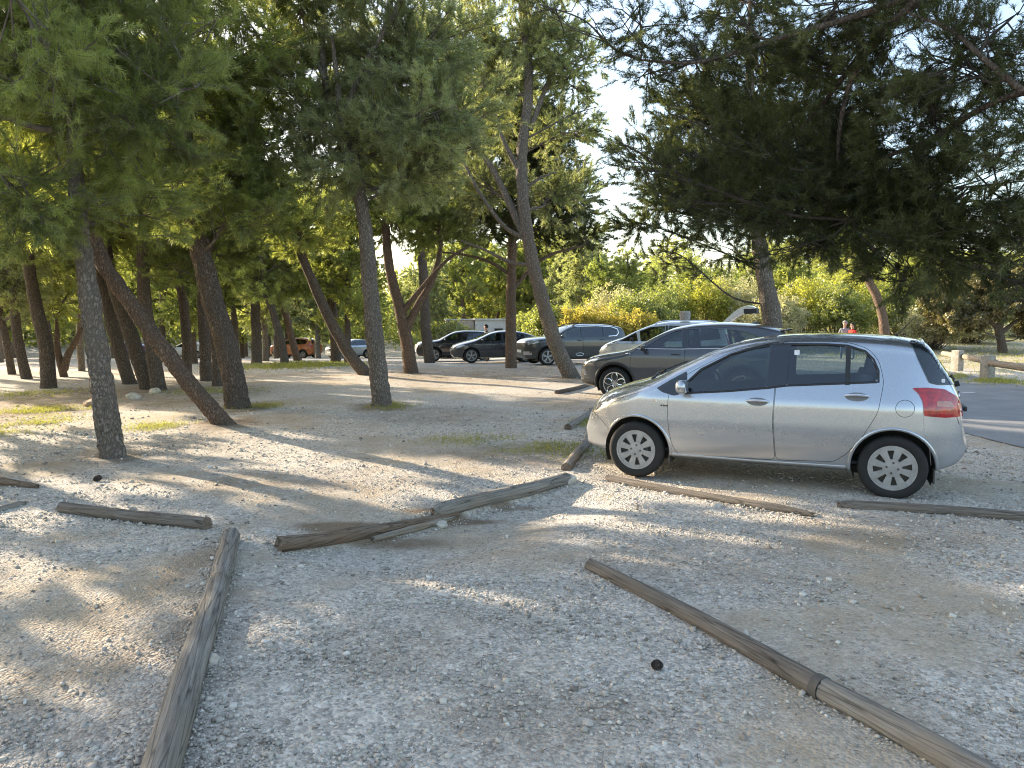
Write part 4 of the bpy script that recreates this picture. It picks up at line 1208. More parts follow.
def gravel():
    r = np.random.default_rng(5)
    def field(n, y0, y1, s0, s1, base, fc):
        # density falls with distance, as what one can tell apart does
        yy = y0 * (y1 / y0) ** r.uniform(0, 1, n)
        xx = r.uniform(-1, 1, n) * (yy * .72 + .5)
        s = s0 * (s1 / s0) ** (r.uniform(0, 1, n) ** 2.4) * (.62 + .055 * yy)
        k = (xx < road_left(yy) - .05)
        patch = np.sin(xx * 2.1 + 1) * np.sin(yy * 1.7) + np.sin(xx * .8 - yy * 1.3)
        k &= r.uniform(0, 1, n) < np.clip(.80 + .2 * patch, .3, 1) * (1 - .78 * soil(xx, yy)) * (1 - .8 * blobs_mask(LITTER, xx, yy))
        xx, yy, s = xx[k], yy[k], s[k]
        ex = []
        for (p0, p1, rr_) in LOGS:   # chips banked up against the logs
            a, b = ground(*p0), ground(*p1); L = math.hypot(b.x - a.x, b.y - a.y); m_ = int(L * (260 if fc is OCF else 16))
            t_ = r.uniform(-.02, 1.02, m_); sd = r.choice([-1, 1], m_) * (rr_ * .82 + np.abs(r.normal(0, .035, m_)))
            ux, uy = (b.x - a.x) / L, (b.y - a.y) / L
            ex.append(np.stack([a.x + ux * L * t_ - uy * sd, a.y + uy * L * t_ + ux * sd, s0 * (s1 / s0) ** (r.uniform(0, 1, m_) ** 1.6) * (.62 + .055 * a.y)], -1))
        ex = np.vstack(ex); ex = ex[(ex[:, 1] > 2.2)]
        xx = np.r_[xx, ex[:, 0]]; yy = np.r_[yy, ex[:, 1]]; s = np.r_[s, ex[:, 2]]; m = len(xx)
        q = r.normal(size=(m, 4)); q /= np.linalg.norm(q, axis=1, keepdims=True)
        w, x, y, z = q.T
        Rm = np.stack([1 - 2 * (y * y + z * z), 2 * (x * y - z * w), 2 * (x * z + y * w), 2 * (x * y + z * w), 1 - 2 * (x * x + z * z), 2 * (y * z - x * w), 2 * (x * z - y * w), 2 * (y * z + x * w), 1 - 2 * (x * x + y * y)], -1).reshape(m, 3, 3)
        sh = base[None] * r.uniform(.7, 1.3, (m, len(base), 1)) * np.array([1, 1, 1]) * r.uniform(.55, 1.2, (m, 1, 3))
        P = np.einsum('mij,mkj->mki', Rm, sh); P[:, :, 2] *= .75
        P = P * s[:, None, None]
        zz = height(xx, yy)
        P += np.stack([xx, yy, zz + s * .18], -1)[:, None]
        t = np.clip(r.beta(2.0, 1.8, m), 0, 1)
        F = fc[None] + (np.arange(m) * len(base))[:, None, None]
        return P.reshape(-1, 3), F.reshape(-1, 3), np.repeat(t, len(base))
    a = field(115000, 2.3, 13, .0042, .0175, OCT, OCF); b = field(11000, 2.3, 15, .009, .027, CUB, CUF)
    V = np.vstack([a[0], b[0]]); F = np.vstack([a[1], b[1] + len(a[0])]); t = np.concatenate([a[2], b[2]])
    o = link('gravel', tri_mesh('gravel', V, len(F), 3, M['stone'], {'tint': t}, F=F)); tag(o, kind='stuff')
    STAT['tri'] += len(F)

def debris():
    """pine needles, twigs and bark crumbs lying on the lot"""
    r = np.random.default_rng(9)
    n = 15000
    yy = 2.4 * (26 / 2.4) ** r.uniform(0, 1, n); xx = r.uniform(-1, 1, n) * (yy * .72 + .5)
    lt = blobs_mask(LITTER, xx, yy)
    k = (r.uniform(0, 1, n) < .10 + lt) & (xx < road_left(yy)); xx, yy = xx[k], yy[k]; m = len(xx)
    L = r.uniform(.005, .026, m) * (.7 + .07 * yy); w = r.uniform(.0007, .0022, m) * (.7 + .09 * yy); a = r.uniform(0, 6.28, m)
    d = np.stack([np.cos(a), np.sin(a), r.normal(0, .12, m)], -1); s = np.stack([-np.sin(a), np.cos(a), np.zeros(m)], -1)
    c = np.stack([xx, yy, height(xx, yy) + .010], -1)
    A = c - d * L[:, None]; B = c + d * L[:, None]
    V, F = segs_mesh(A, B, w, w * .6, 3)
    o = link('forest_litter', tri_mesh('forest_litter', V, len(F), 4, M['twig'], F=F)); tag(o, kind='stuff')

def grass():
    r = np.random.default_rng(3); P = []
    for x, y, rx, ry, s in GRASS:
        n = int(min(5200, 900 * s * rx * ry * 3.14 * (1 if y < 15 else .45)))
        q = r.normal(size=(n, 2)) * .48; P.append(np.stack([x + q[:, 0] * rx, y + q[:, 1] * ry], -1))
    # field beyond the road
    n = 9000; P.append(np.stack([r.uniform(15, 34, n), r.uniform(19, 44, n)], -1))
    P = np.vstack(P)
    nz = np.sin(P[:, 0] * 5.1 + 2) * np.sin(P[:, 1] * 4.3) + np.sin(P[:, 0] * 1.9 - P[:, 1] * 2.7)
    P = P[nz > -.5 + r.uniform(-.4, .4, len(P))]
    n = len(P)
    base = np.stack([P[:, 0], P[:, 1], height(P[:, 0], P[:, 1])], -1)
    dist = P[:, 1]
    V, t = needles(base, np.tile([0, 0, 1.], (n, 1)), 4, .045, .006, .9, r.uniform(.3, .9, n), r)
    k = np.repeat(np.clip(dist / 12, .7, 3), 12)
    b = np.repeat(base, 12, 0); V = b + (V - b) * k[:, None]; V[:, 2] = np.maximum(V[:, 2], b[:, 2] + .002)
    o = link('grass', tri_mesh('grass', V, len(V) // 3, 3, M['grass'], {'tint': t})); tag(o, kind='stuff')
    STAT['tri'] += len(V) // 3

def asphalt_mat():
    g = N('worn_asphalt'); v = g.coords()
    n1 = g.noise(v, 1.2, 5, .6); n2 = g.noise(v, 120, 3)
    c = g.ramp(g.math('ADD', g.math('MULTIPLY', n1, .6), g.math('MULTIPLY', n2, .4)), [(.35, (.15, .15, .15)), (.65, (.26, .255, .245))])
    vo = g.n('TexVoronoi', {'Vector': v, 'Scale': 150}).outputs[0]
    return g.done(g.n('BsdfPrincipled', {'Base Color': c, 'Roughness': .88, 'Normal': g.bump(vo, .5, .006)}).outputs[0])
M['asphalt'] = asphalt_mat()
M['mark'] = simple('road_paint', (.7, .7, .68), .7, vary=.25, scale=14)

def strip(name, pts, mat, dz, kind=True, sub=6):
    """closed outline polygon laid on the terrain"""
    pl = dense(pts, 1.2)
    xs = [p[0] for p in pl]; zs = [p[1] for p in pl]
    gx, gz = np.meshgrid(np.arange(min(xs), max(xs), 1.3), np.arange(min(zs), max(zs), 1.3)); gx, gz = gx.ravel(), gz.ravel()
    k = inside(offs(pl, .3), gx, gz)
    P = [Vector(p) for p in pl] + [Vector((a, b)) for a, b in zip(gx[k], gz[k])]; n = len(pl)
    r_ = delaunay_2d_cdt(P, [(i, (i + 1) % n) for i in range(n)], [], 1, 1e-5)
    V = [(p.x, p.y, H0(p.x, p.y) + dz) for p in r_[0]]
    me = mesh(name, V, r_[2], mat)
    if me.polygons[0].normal.z < 0: me.flip_normals()
    o = link(name, me)
    if kind: tag(o, kind='structure')
    return o

def road():
    ys = list(np.linspace(-8, 31, 27)); rr = random.Random(4)
    left = [(float(road_left(y)) + rr.uniform(-.06, .06), y) for y in ys]
    far = [(4, 33.5), (-2, 36.5), (-12, 41), (-26, 47), (-60, 58)]
    back = [(-60, 66), (-26, 54.5), (-12, 48), (-2, 42.5), (6, 38.5), (12, 34), (15.5, 28), (14.6, 24.3), (13.3, 19.8), (12.8, 16), (12.6, 10), (12.6, -8)]
    strip('road', left + far + back, M['asphalt'], .012)
    a, b = ground(961, 393), ground(984, 393.5)
    mb = MB()
    z = .018 + H0(a.x, a.y)
    mb.add([(a.x, a.y - .07, z), (b.x + .2, a.y - .07, z), (b.x + .2, a.y + .07, z), (a.x, a.y + .07, z)], [(0, 1, 2, 3)])
    o = mb.build('road_marking', M['mark'], smooth=False); tag(o, kind='structure')

# ------------------------------------------------------------------ logs
def wood_mat(name, dark, light, warm):
    g = N(name)
    v = g.coords((1.2, 22, 22)); n1 = g.noise(v, 2.2, 7, .7); n2 = g.noise(g.coords(), 3, 4); n3 = g.noise(g.coords((1, 9, 9)), 4, 3)
    c = g.ramp(n1, [(.32, dark), (.5, tuple((a + b) / 2 for a, b in zip(dark, light))), (.72, light)])
    c = g.mix(g.ramp(n2, [(.45, (0, 0, 0)), (.7, (.7, .7, .7))]), c, warm)
    cr = g.ramp(g.n('TexVoronoi', {'Vector': g.coords((.3, 9, 9)), 'Scale': 3.2}, feature='DISTANCE_TO_EDGE').outputs[0], [(0, (.2, .2, .2)), (.05, (1, 1, 1))])
    c = g.mix(.75, c, cr, 'MULTIPLY')
    return g.done(g.n('BsdfPrincipled', {'Base Color': c, 'Roughness': .9, 'Specular IOR Level': .15, 'Normal': g.bump(g.math('ADD', n1, g.math('MULTIPLY', n3, .7)), 1, .012)}).outputs[0])
M['wood'] = wood_mat('weathered_log', (.09, .08, .068), (.40, .365, .31), (.28, .235, .18))
M['wood_dark'] = wood_mat('dark_log', (.065, .055, .045), (.29, .25, .205), (.20, .16, .12))  # darker, browner version of the log wood
M['wood_pale'] = wood_mat('bleached_log', (.14, .12, .095), (.40, .35, .28), (.27, .19, .12))
M['wood_rot'] = wood_mat('rotten_log', (.08, .055, .038), (.29, .225, .165), (.21, .135, .085))
M['cutwood'] = simple('cut_end', (.16, .12, .085), .9, vary=.5, scale=14)

def log(px0, px1, r0, r1, mat, label, seed=0, broken0=0, broken1=0, sag=0, sink=.42, group='logs marking out the parking bays', rough=.06, crack=0, lift=0):
    a, b = ground(*px0), ground(*px1)
    d = Vector((b.x - a.x, b.y - a.y, 0)); L = d.length
    o0 = a; ang = math.atan2(d.y, d.x)
    V = []; F = []; ns, nc = max(24, int(L / .06)), 22
    rr = random.Random(seed)
    for i in range(ns + 1):
        t = i / ns; x = L * t; rad = r0 + (r1 - r0) * t
        gx, gy = a.x + d.x * t, a.y + d.y * t
        z0 = H0(gx, gy) - a.z + rad * (1 - sink) - .0 + lift * t
        off = .018 * math.sin(t * 4 + seed) * min(1, L / 2)
        for k in range(nc):
            th = 2 * math.pi * k / nc
            q = Vector((x * 1.1 + seed * 3, math.cos(th) * 1.0, math.sin(th) * 1.0))
            rq = rad * (1 + rough * .7 * noise.noise(q) + rough * noise.noise(Vector((x * 2, math.cos(th) * 4, math.sin(th) * 4 + seed))) + .035 * noise.noise(Vector((x * 9, th * 2, seed))))
            if crack and abs(t - crack) < .015: rq *= .82
            e = 0
            if broken0 and t < broken0: rq *= .45 + .55 * (t / broken0) ** .7 * (.6 + .4 * noise.noise(Vector((k * .7, seed, 0)))) + .1
            if broken1 and t > 1 - broken1: rq *= .40 + .55 * ((1 - t) / broken1) ** .7 * (.7 + .5 * noise.noise(Vector((k * .7, seed, 3)))) + .1
            xx = x
            if i == 0: xx += rr.uniform(-.01, .015) + (.05 * noise.noise(Vector((k * .9, seed, 7))) if broken0 else 0)
            if i == ns: xx += rr.uniform(-.015, .01) + (.08 * noise.noise(Vector((k * .9, seed, 9))) if broken1 else 0)
            V.append((xx, off + rq * math.cos(th), z0 + rq * math.sin(th)))
    for i in range(ns):
        for k in range(nc):
            k2 = (k + 1) % nc; F.append((i * nc + k, (i + 1) * nc + k, (i + 1) * nc + k2, i * nc + k2))
    n = len(V)
    for i in (0, ns):
        ring = V[i * nc:(i + 1) * nc]; cx = sum(p[0] for p in ring) / nc; cy = sum(p[1] for p in ring) / nc; cz = sum(p[2] for p in ring) / nc
        V.append((cx, cy, cz)); c = len(V) - 1
        for k in range(nc):
            k2 = (k + 1) % nc; F.append((i * nc + k2, i * nc + k, c) if i else (i * nc + k, i * nc + k2, c))
    me = mesh('log', V, F, mat); me.materials.append(M['cutwood'])
    bm = bmesh.new(); bm.from_mesh(me); bmesh.ops.recalc_face_normals(bm, faces=bm.faces); bm.to_mesh(me); bm.free()
    for p in me.polygons:
        if len(p.vertices) == 3: p.material_index = 1
    me.set_sharp_from_angle(angle=R(50))
    o = link('log', me, None, a); o.rotation_euler = (0, 0, ang)
    return tag(o, label, 'log', group)

def strapped(o, px0, px1, rad, seed):
    a, b = ground(*px0), ground(*px1); L = math.hypot(b.x - a.x, b.y - a.y)
    mb = MB(); mb.lathe([(rad * 1.0, -.022), (rad * 1.10, -.022), (rad * 1.10, .022), (rad * 1.0, .022)], (0, 0, 0), seg=28, closed=True)
    s = mb.build('strap', M['trim'], o); s.rotation_euler = (0, 0, R(90))
    s.location = (L + .005, .018 * math.sin(4 + seed) * min(1, L / 2), H0(b.x, b.y) - a.z + rad * .58)

def logs():
    log((229, 541), (150, 840), 0.066, 0.072, M['wood'], 'long weathered log running towards the viewer at lower left, cracked part way', 1, crack=.28, rough=.05)
    log((60, 512), (208, 529), 0.048, 0.053, M['wood_dark'], 'short round brown log lying crosswise left of the cracked log', 2, sink=.2, rough=.03)
    log((-60, 476), (37, 489), 0.056, 0.044, M['wood_rot'], 'dark rotten log with a splintered end at the left edge', 3, broken1=.3)
    log((-40, 522), (25, 504), 0.048, 0.044, M['wood'], 'grey half-buried log below the splintered one at the left edge', 4, sink=1.0, broken1=.1)
    log((277, 549), (458, 517), 0.058, 0.048, M['wood_rot'], 'decayed split log with its side fallen away on the soil bank', 5, broken1=.5, rough=.14)
    log((372, 542), (455, 520), 0.030, 0.027, M['wood_pale'], 'pale splinter of bare wood lying against the decayed log', 55, broken0=.4, broken1=.2, rough=.2, sink=.1)
    log((432, 516), (566, 482), 0.066, 0.068, M['wood'], 'thick grey log overlapping the decayed one, in the middle of the lot', 6, rough=.07, broken0=.06)
    log((567, 471), (594, 436), 0.058, 0.056, M['wood'], 'sunlit log end sticking out before the nose of the silver hatchback', 7)
    log((569, 430), (600, 405), 0.058, 0.054, M['wood'], 'log beyond the hatchback nose, its cut end facing the viewer', 8)
    log((557, 394), (592, 385), 0.056, 0.054, M['wood_dark'], 'farthest bay log, lying at the front bumper of the grey crossover', 9)
    log((608, 480), (812, 517), 0.042, 0.040, M['wood_dark'], 'thin dark log beside the front wheel of the silver hatchback', 10, broken1=.12, sink=.55)
    log((838, 507), (1060, 524), 0.046, 0.050, M['wood_dark'], 'dark log lying just before the rear wheel of the silver hatchback', 11, broken0=.05, sink=.45)
    a = log((591, 568), (820, 694), 0.043, 0.053, M['wood_dark'], 'long brown log at lower right with a black strap at its near end', 12, rough=.05)
    strapped(a, (591, 568), (820, 694), .053, 12)
    log((824, 697), (1010, 800), 0.054, 0.058, M['wood'], 'knotty log continuing from the black strap to the lower right edge', 13, rough=.06)

def rock(name, p, s, label, cat='stone', mat=None, seed=0, group=None, sq=.7):
    V, F = [], []
    bm = bmesh.new(); bmesh.ops.create_icosphere(bm, subdivisions=3, radius=1)
    for v in bm.verts:
        c = v.co.copy(); v.co = c * (1 + .35 * noise.noise(c * 1.3 + Vector((seed, 0, 0))) + .12 * noise.noise(c * 4 + Vector((0, seed, 0)))); v.co.z *= sq
        v.co *= s
    me = bpy.data.meshes.new(name); bm.to_mesh(me); bm.free(); me.materials.append(mat or M['rock'])
    me.set_sharp_from_angle(angle=R(35))
    me.polygons.foreach_set('use_smooth', [True] * len(me.polygons))
    o = link(name, me, None, p + Vector((0, 0, s * sq * .35))); o.rotation_euler = (0, 0, seed * 1.7)
    return tag(o, label, cat, group)
M['rock'] = simple('pale_limestone', (.52, .46, .38), .9, vary=.3, scale=14, bump=.6)
M['rock_tan'] = simple('tan_stone', (.40, .29, .20), .9, vary=.25, scale=10, bump=.5)

def pinecone(px, s, label, tilt=70, rz=20):
    p = ground(*px); mb = MB(); r = random.Random(int(px[0]))
    mb.lathe([(0, -1 * s), (.42 * s, -.8 * s), (.55 * s, -.3 * s), (.45 * s, .4 * s), (.15 * s, .95 * s), (0, 1 * s)], (0, 0, 0), 'z', 12)
    for i in range(90):
        t = i / 90; z = (-.9 + 1.8 * t) * s; rr = s * .55 * math.sin(math.pi * min(1, .12 + .86 * (1 - t * .92))) ** .7; a = i * 2.399
        c = Vector((rr * math.cos(a), rr * math.sin(a), z)); o_ = Vector((math.cos(a), math.sin(a), .5)).normalized(); sd = Vector((-math.sin(a), math.cos(a), 0)); w = s * .16
        up = Vector((0, 0, 1)); tip = c + o_ * s * .22
        mb.add([c - sd * w, c + sd * w, tip + sd * w * .8, tip - sd * w * .8, tip + up * w * .5], [(0, 1, 2, 3), (3, 2, 4), (0, 3, 4), (1, 4, 2), (0, 4, 1)])
    o = mb.build('pine_cone', M['cone'], smooth=False, loc=p + Vector((0, 0, s * .62)))
    o.rotation_euler = (R(tilt), 0, R(rz)); return tag(o, label, 'pine cone')
M['cone'] = simple('pine_cone_scales', (.06, .045, .035), .85, vary=.5, scale=60)

# ------------------------------------------------------------------ people
M['skin'] = simple('skin', (.42, .26, .19), .6, vary=.05)
M['hair'] = simple('dark_hair', (.02, .015, .012), .8)
def cloth(name, c): return simple(name, c, .9, vary=.15, scale=40)

def person(label, pos, heading, top, legs, group=None, bend=.0, Hh=1.75, hat=None, arms='down'):
    k = Hh / 1.75
    J = {'pel': (0, 0, .93), 'ab': (.0, 0, 1.08), 'ch': (.01, 0, 1.28), 'nk': (.0, 0, 1.47), 'h0': (.01, 0, 1.56), 'h1': (.015, 0, 1.65), 'h2': (.0, 0, 1.72)}
    rad = {'pel': .135, 'ab': .12, 'ch': .14, 'nk': .052, 'h0': .075, 'h1': .095, 'h2': .07}
    E = [('pel', 'ab'), ('ab', 'ch'), ('ch', 'nk'), ('nk', 'h0'), ('h0', 'h1'), ('h1', 'h2')]
    for s, n in ((1, 'l'), (-1, 'r')):
        J.update({n + 'sh': (0, s * .17, 1.40), n + 'el': (-.03, s * .24, 1.14), n + 'wr': (.10, s * .22, .92) if arms == 'down' else (.22, s * .12, 1.12), n + 'ha': (.13, s * .21, .84) if arms == 'down' else (.28, s * .08, 1.14),
                  n + 'hp': (0, s * .095, .88), n + 'kn': (.03, s * .11, .50), n + 'an': (-.02, s * .12, .09), n + 'to': (.14, s * .13, .04)})
        rad.update({n + 'sh': .065, n + 'el': .045, n + 'wr': .030, n + 'ha': .032, n + 'hp': .095, n + 'kn': .062, n + 'an': .045, n + 'to': .04})
        E += [('ch', n + 'sh'), (n + 'sh', n + 'el'), (n + 'el', n + 'wr'), (n + 'wr', n + 'ha'), ('pel', n + 'hp'), (n + 'hp', n + 'kn'), (n + 'kn', n + 'an'), (n + 'an', n + 'to')]
    keys = list(J); me = bpy.data.meshes.new('person')
    pts = []
    for q in keys:
        x, y, z = J[q]
        if z > .93 and bend: x, z = x + math.sin(bend) * (z - .93), .93 + math.cos(bend) * (z - .93)
        pts.append((x * k, y * k, z * k))
    me.from_pydata(pts, [(keys.index(a), keys.index(b)) for a, b in E], [])
    o = bpy.data.objects.new('person', me); COL.objects.link(o)
    o.modifiers.new('s', 'SKIN')
    for i, q in enumerate(keys):
        sv = me.skin_vertices[0].data[i]; rx = rad[q] * k
        sv.radius = (rx, rx * (.75 if q in ('pel', 'ab', 'ch') else 1)) ; sv.use_root = q == 'pel'
    sb = o.modifiers.new('u', 'SUBSURF'); sb.levels = sb.render_levels = 2
    dg = bpy.context.evaluated_depsgraph_get(); dg.update()
    m2 = bpy.data.meshes.new_from_object(o.evaluated_get(dg)); bpy.data.objects.remove(o)
    for mt in (top, legs, M['skin'], M['hair']): m2.materials.append(mt)
    for p in m2.polygons:
        c = p.center; z = c.z / k
        if z > 1.47: p.material_index = 2
        elif z < .95 and abs(c.y) < .20 * k: p.material_index = 1
        elif z < .90: p.material_index = 2
        else: p.material_index = 0
        p.use_smooth = True
    o = link('person', m2, None, pos); o.rotation_euler = (0, 0, heading)
    hd = Vector(pts[keys.index('h1')])
    bm = bmesh.new(); bmesh.ops.create_uvsphere(bm, u_segments=16, v_segments=10, radius=.108 * k)
    for v in bm.verts:
        v.co.x *= 1.08
        if v.co.x > .02 and v.co.z < .03: v.co.x = .02
        v.co *= 1 + .05 * noise.noise(v.co * 30)
    hm = bpy.data.meshes.new('hair'); bm.to_mesh(hm); bm.free(); hm.materials.append(hat or M['hair'])
    hm.polygons.foreach_set('use_smooth', [True] * len(hm.polygons))
    link('hat' if hat else 'hair', hm, o, hd + Vector((-.012, 0, .03)) * k)
    # face: nose, two ears
    mb = MB(); mb.tube([hd + Vector((.08, 0, .02)) * k, hd + Vector((.112, 0, -.02)) * k], [.008, .014], 6); mb.build('nose', M['skin'], o)
    return tag(o, label, 'person', group)
# ------------------------------------------------------------------ build: setting
make_ground(); road(); gravel(); debris(); grass(); logs()

# ------------------------------------------------------------------ build: cars
hatchback()

def place(contact, heading, ax, w, gz=None):
    g = ground(*contact) if gz is None else gz
    c, s = math.cos(heading), math.sin(heading)
    return (g.x - (ax * c - w * s), g.y - (ax * s + w * c), g.z)

P, ex = coupe_suv()
generic('crossover', 'dark grey sloping-roof crossover with five-loop alloy wheels, partly hidden by the silver hatchback', P, place((614.5, 399.5), R(157), P['axles'][0], .86), R(157), 'loops', extras=ex)

def mpv():
    P = suv_profile(M['blue_silver'], 2.15, 1.70)
    P.update(w=.90, belt=1.02, cladding=False, wz=.315, wr_=.32, arch=.36, clear=.18, axles=(1.30, -1.35), rimf=.66)
    P['top'] = [(2.15, .55), (2.14, .72), (2.08, .86), (1.92, .98), (1.65, 1.09), (1.35, 1.19), (1.1, 1.32), (.7, 1.50), (.3, 1.63), (-.2, 1.69), (-.9, 1.69), (-1.5, 1.65), (-1.75, 1.60), (-1.88, 1.3), (-2.05, 1.0), (-2.12, .8), (-2.14, .55)]
    P['bot'] = [(2.15, .48), (2.12, .3), (1.9, .2), (0, .18), (-1.9, .22), (-2.14, .5)]
    P['windows'] = [[(1.42, 1.05), (1.10, 1.22), (.88, 1.34), (.80, 1.06)], [(.72, 1.06), (.78, 1.37), (.45, 1.50), (-.02, 1.54), (-.02, 1.06)], [(-.12, 1.06), (-.12, 1.55), (-1.0, 1.54), (-1.0, 1.08)], [(-1.08, 1.09), (-1.08, 1.53), (-1.6, 1.46), (-1.7, 1.15)]]
    P['dark'] = (2, 3)
    P['ws'] = [(-.62, 1.24), (.62, 1.24), (.54, 1.56), (-.54, 1.56)]; P['ws_x'] = .2
    P['doors'] = [[(-.06, .3), (.95, .3), (1.12, .6), (1.14, 1.0), (.98, 1.28), (.45, 1.56), (-.06, 1.58)], [(-.07, .3), (-.07, 1.58), (-1.02, 1.58), (-1.1, 1.0), (-.95, .5), (-.9, .3)]]
    P['handles'] = [(.08, .92), (-.85, .93)]; P['pillar'] = [[(-.03, 1.05), (-.03, 1.55), (-.11, 1.55), (-.11, 1.05)]]
    P['lamps'] = [('headlight', [(2.04, .80), (1.98, .92), (1.62, 1.06), (1.45, 1.06), (1.70, .92)], 'lens_clear'), ('tail_light', [(-1.80, 1.3), (-1.9, 1.3), (-2.08, 1.0), (-1.95, .9)], 'lens_red')]
    P['mirror'] = (.98, 1.10, 'trim'); P['rails'] = (.35, -1.55); P['railmat'] = 'chrome'; P['swx'] = .8
    return P
P = mpv(); hd = R(158); nz = at(603, 350, 24.5)
pos = (nz.x - 2.15 * math.cos(hd), nz.y - 2.15 * math.sin(hd), 0)
def mpv_extras(c):
    # raised tailgate: a curved panel hinged at the rear roof edge
    mb = MB(); pr = [(-1.70, 1.64), (-1.86, 1.80), (-2.03, 1.96), (-2.20, 2.08), (-2.40, 2.14), (-2.58, 2.12), (-2.66, 2.07)]
    V = []; n = len(pr)
    for x, z in pr:
        for y in (-.60, -.3, 0, .3, .60): V.append((x, y, z + .03 * (1 - (y / .6) ** 2)))
    for x, z in pr:
        for y in (-.60, -.3, 0, .3, .60): V.append((x + .03, y, z - .19 + .03 * (1 - (y / .6) ** 2)))
    F = []
    for i in range(n - 1):
        for k in range(4):
            a = i * 5 + k; F.append((a, a + 1, a + 6, a + 5)); b = a + n * 5; F.append((b, b + 5, b + 6, b + 1))
    for i in range(n - 1):
        for k in (0, 4):
            a = i * 5 + k; F.append((a, a + 5, a + 5 + n * 5, a + n * 5))
    for k in range(4):
        for i in (0, n - 1): a = i * 5 + k; F.append((a, a + 1, a + 1 + n * 5, a + n * 5))
    mb.add(V, F); t = mb.build('tailgate', M['blue_silver'], c.root)
    q = MB(); q.box((-2.50, 0, 1.985), (.36, 1.22, .14), Matrix.Rotation(.05, 3, 'Y')); q.build('tailgate_lining', M['cabin'], t, bevel=.01)
    for sd in (1, -1):
        s = MB(); s.tube([(-1.78, sd * .55, 1.55), (-2.1, sd * .57, 2.0)], .012, 6); s.build('gas_strut', M['trim'], t)
generic('people_carrier', 'pale silver people carrier with its tailgate raised, behind the grey crossover', P, pos, hd, 'five', extras=mpv_extras)
mb = MB(); mb.lathe([(0, -.14), (.15, -.14), (.16, -.10), (.165, 0), (.16, .10), (.14, .14), (0, .145)], (0, 0, 0), 'z', 24)
mb.lathe([(.17, .05), (.175, .07), (.17, .09)], (0, 0, 0), 'z', 24)
rb = at(685, 316, 23.2); h_ = mb.build('rolled_bundle', M['bundle'] if 'bundle' in M else simple('grey_mat', (.34, .32, .29), .9, vary=.3), loc=(rb.x, rb.y, 1.70 + .155))
tag(h_, 'round pale grey bundle sitting on the roof of the silver people carrier', 'bundle')

P = suv_profile(M['dark_green_grey'], 2.25, 1.66)
P['chrome'] = [(.10, 1.55), (-.8, 1.575), (-1.45, 1.54), (-1.74, 1.44), (-1.78, 1.28), (-1.66, 1.17), (-1.3, 1.15)]; P['chw'] = .045; P['rails'] = (.2, -1.7); P['mirror'] = (.80, 1.13, 'dark_green_grey')
def c5(c):
    c.ribbon('door_ornament', [(-.02 + .17 * math.cos(a), .43 + .055 * math.sin(a)) for a in np.linspace(0, 6.2, 26)], .022, M['chrome'], off=.012, close=True, dn=.02)
    for y in (-.66, .66): c.patch('fog_lamp', [(y - .12, .42), (y + .12, .42), (y + .12, .56), (y - .12, .56)], M['chrome'], front=1, off=.012)
generic('tall_suv', 'dark slate tall SUV with chrome-edged side windows, behind the leaning pine in the middle', P, place((547.6, 365.5), R(198), P['axles'][0], .86), R(198), extras=c5)

P = suv_profile(M['charcoal'], 2.1, 1.47); P['wz'] = .33; P['wr_'] = .335; P['arch'] = .385; P['cladding'] = False
P['top'] = [(a * 1.0, b) for a, b in [(2.10, .52), (2.09, .66), (2.0, .78), (1.7, .90), (1.35, .99), (1.05, 1.07), (.75, 1.20), (.3, 1.38), (-.1, 1.455), (-.5, 1.47), (-1.0, 1.43), (-1.5, 1.31), (-1.85, 1.16), (-2.03, 1.02), (-2.10, .80), (-2.11, .5)]]
P['belt'] = .94; P['roof'] = 1.45
P['windows'] = [[(.78, 1.0), (.40, 1.22), (.1, 1.335), (-.1, 1.36), (-.1, 1.0)], [(-.22, 1.0), (-.22, 1.37), (-.7, 1.35), (-1.1, 1.26), (-1.3, 1.13), (-1.1, 1.03)]]
P['dark'] = (1,); P['pillar'] = []; P['ws'] = [(-.6, 1.06), (.6, 1.06), (.5, 1.33), (-.5, 1.33)]; P['ws_x'] = .2; P['rw'] = None
P['doors'] = [[(-.16, .33), (.86, .33), (.95, .6), (.92, .93), (.75, 1.08), (.3, 1.315), (-.16, 1.40)]]
P['handles'] = [(.0, .86)]; P['mirror'] = (.78, 1.0, 'charcoal')
P['lamps'] = [('headlight', [(2.0, .66), (1.95, .73), (1.6, .84), (1.55, .79), (1.8, .68)], 'lens_clear'), ('tail_light', [(-1.8, 1.0), (-2.03, .96), (-2.06, .86), (-1.85, .86)], 'lens_red')]
P['fronts'] = [('grille', [(-.55, .35), (.55, .35), (.62, .52), (-.62, .52)], 'trim'), ('number_plate', [(-.26, .53), (.26, .53), (.26, .62), (-.26, .62)], 'plate')]
PC = P
generic('dark_hatchback', 'charcoal low hatchback with bright alloy wheels, between two pine trunks in the middle distance', P, place((471.5, 363), R(190), P['axles'][0], .86), R(190))

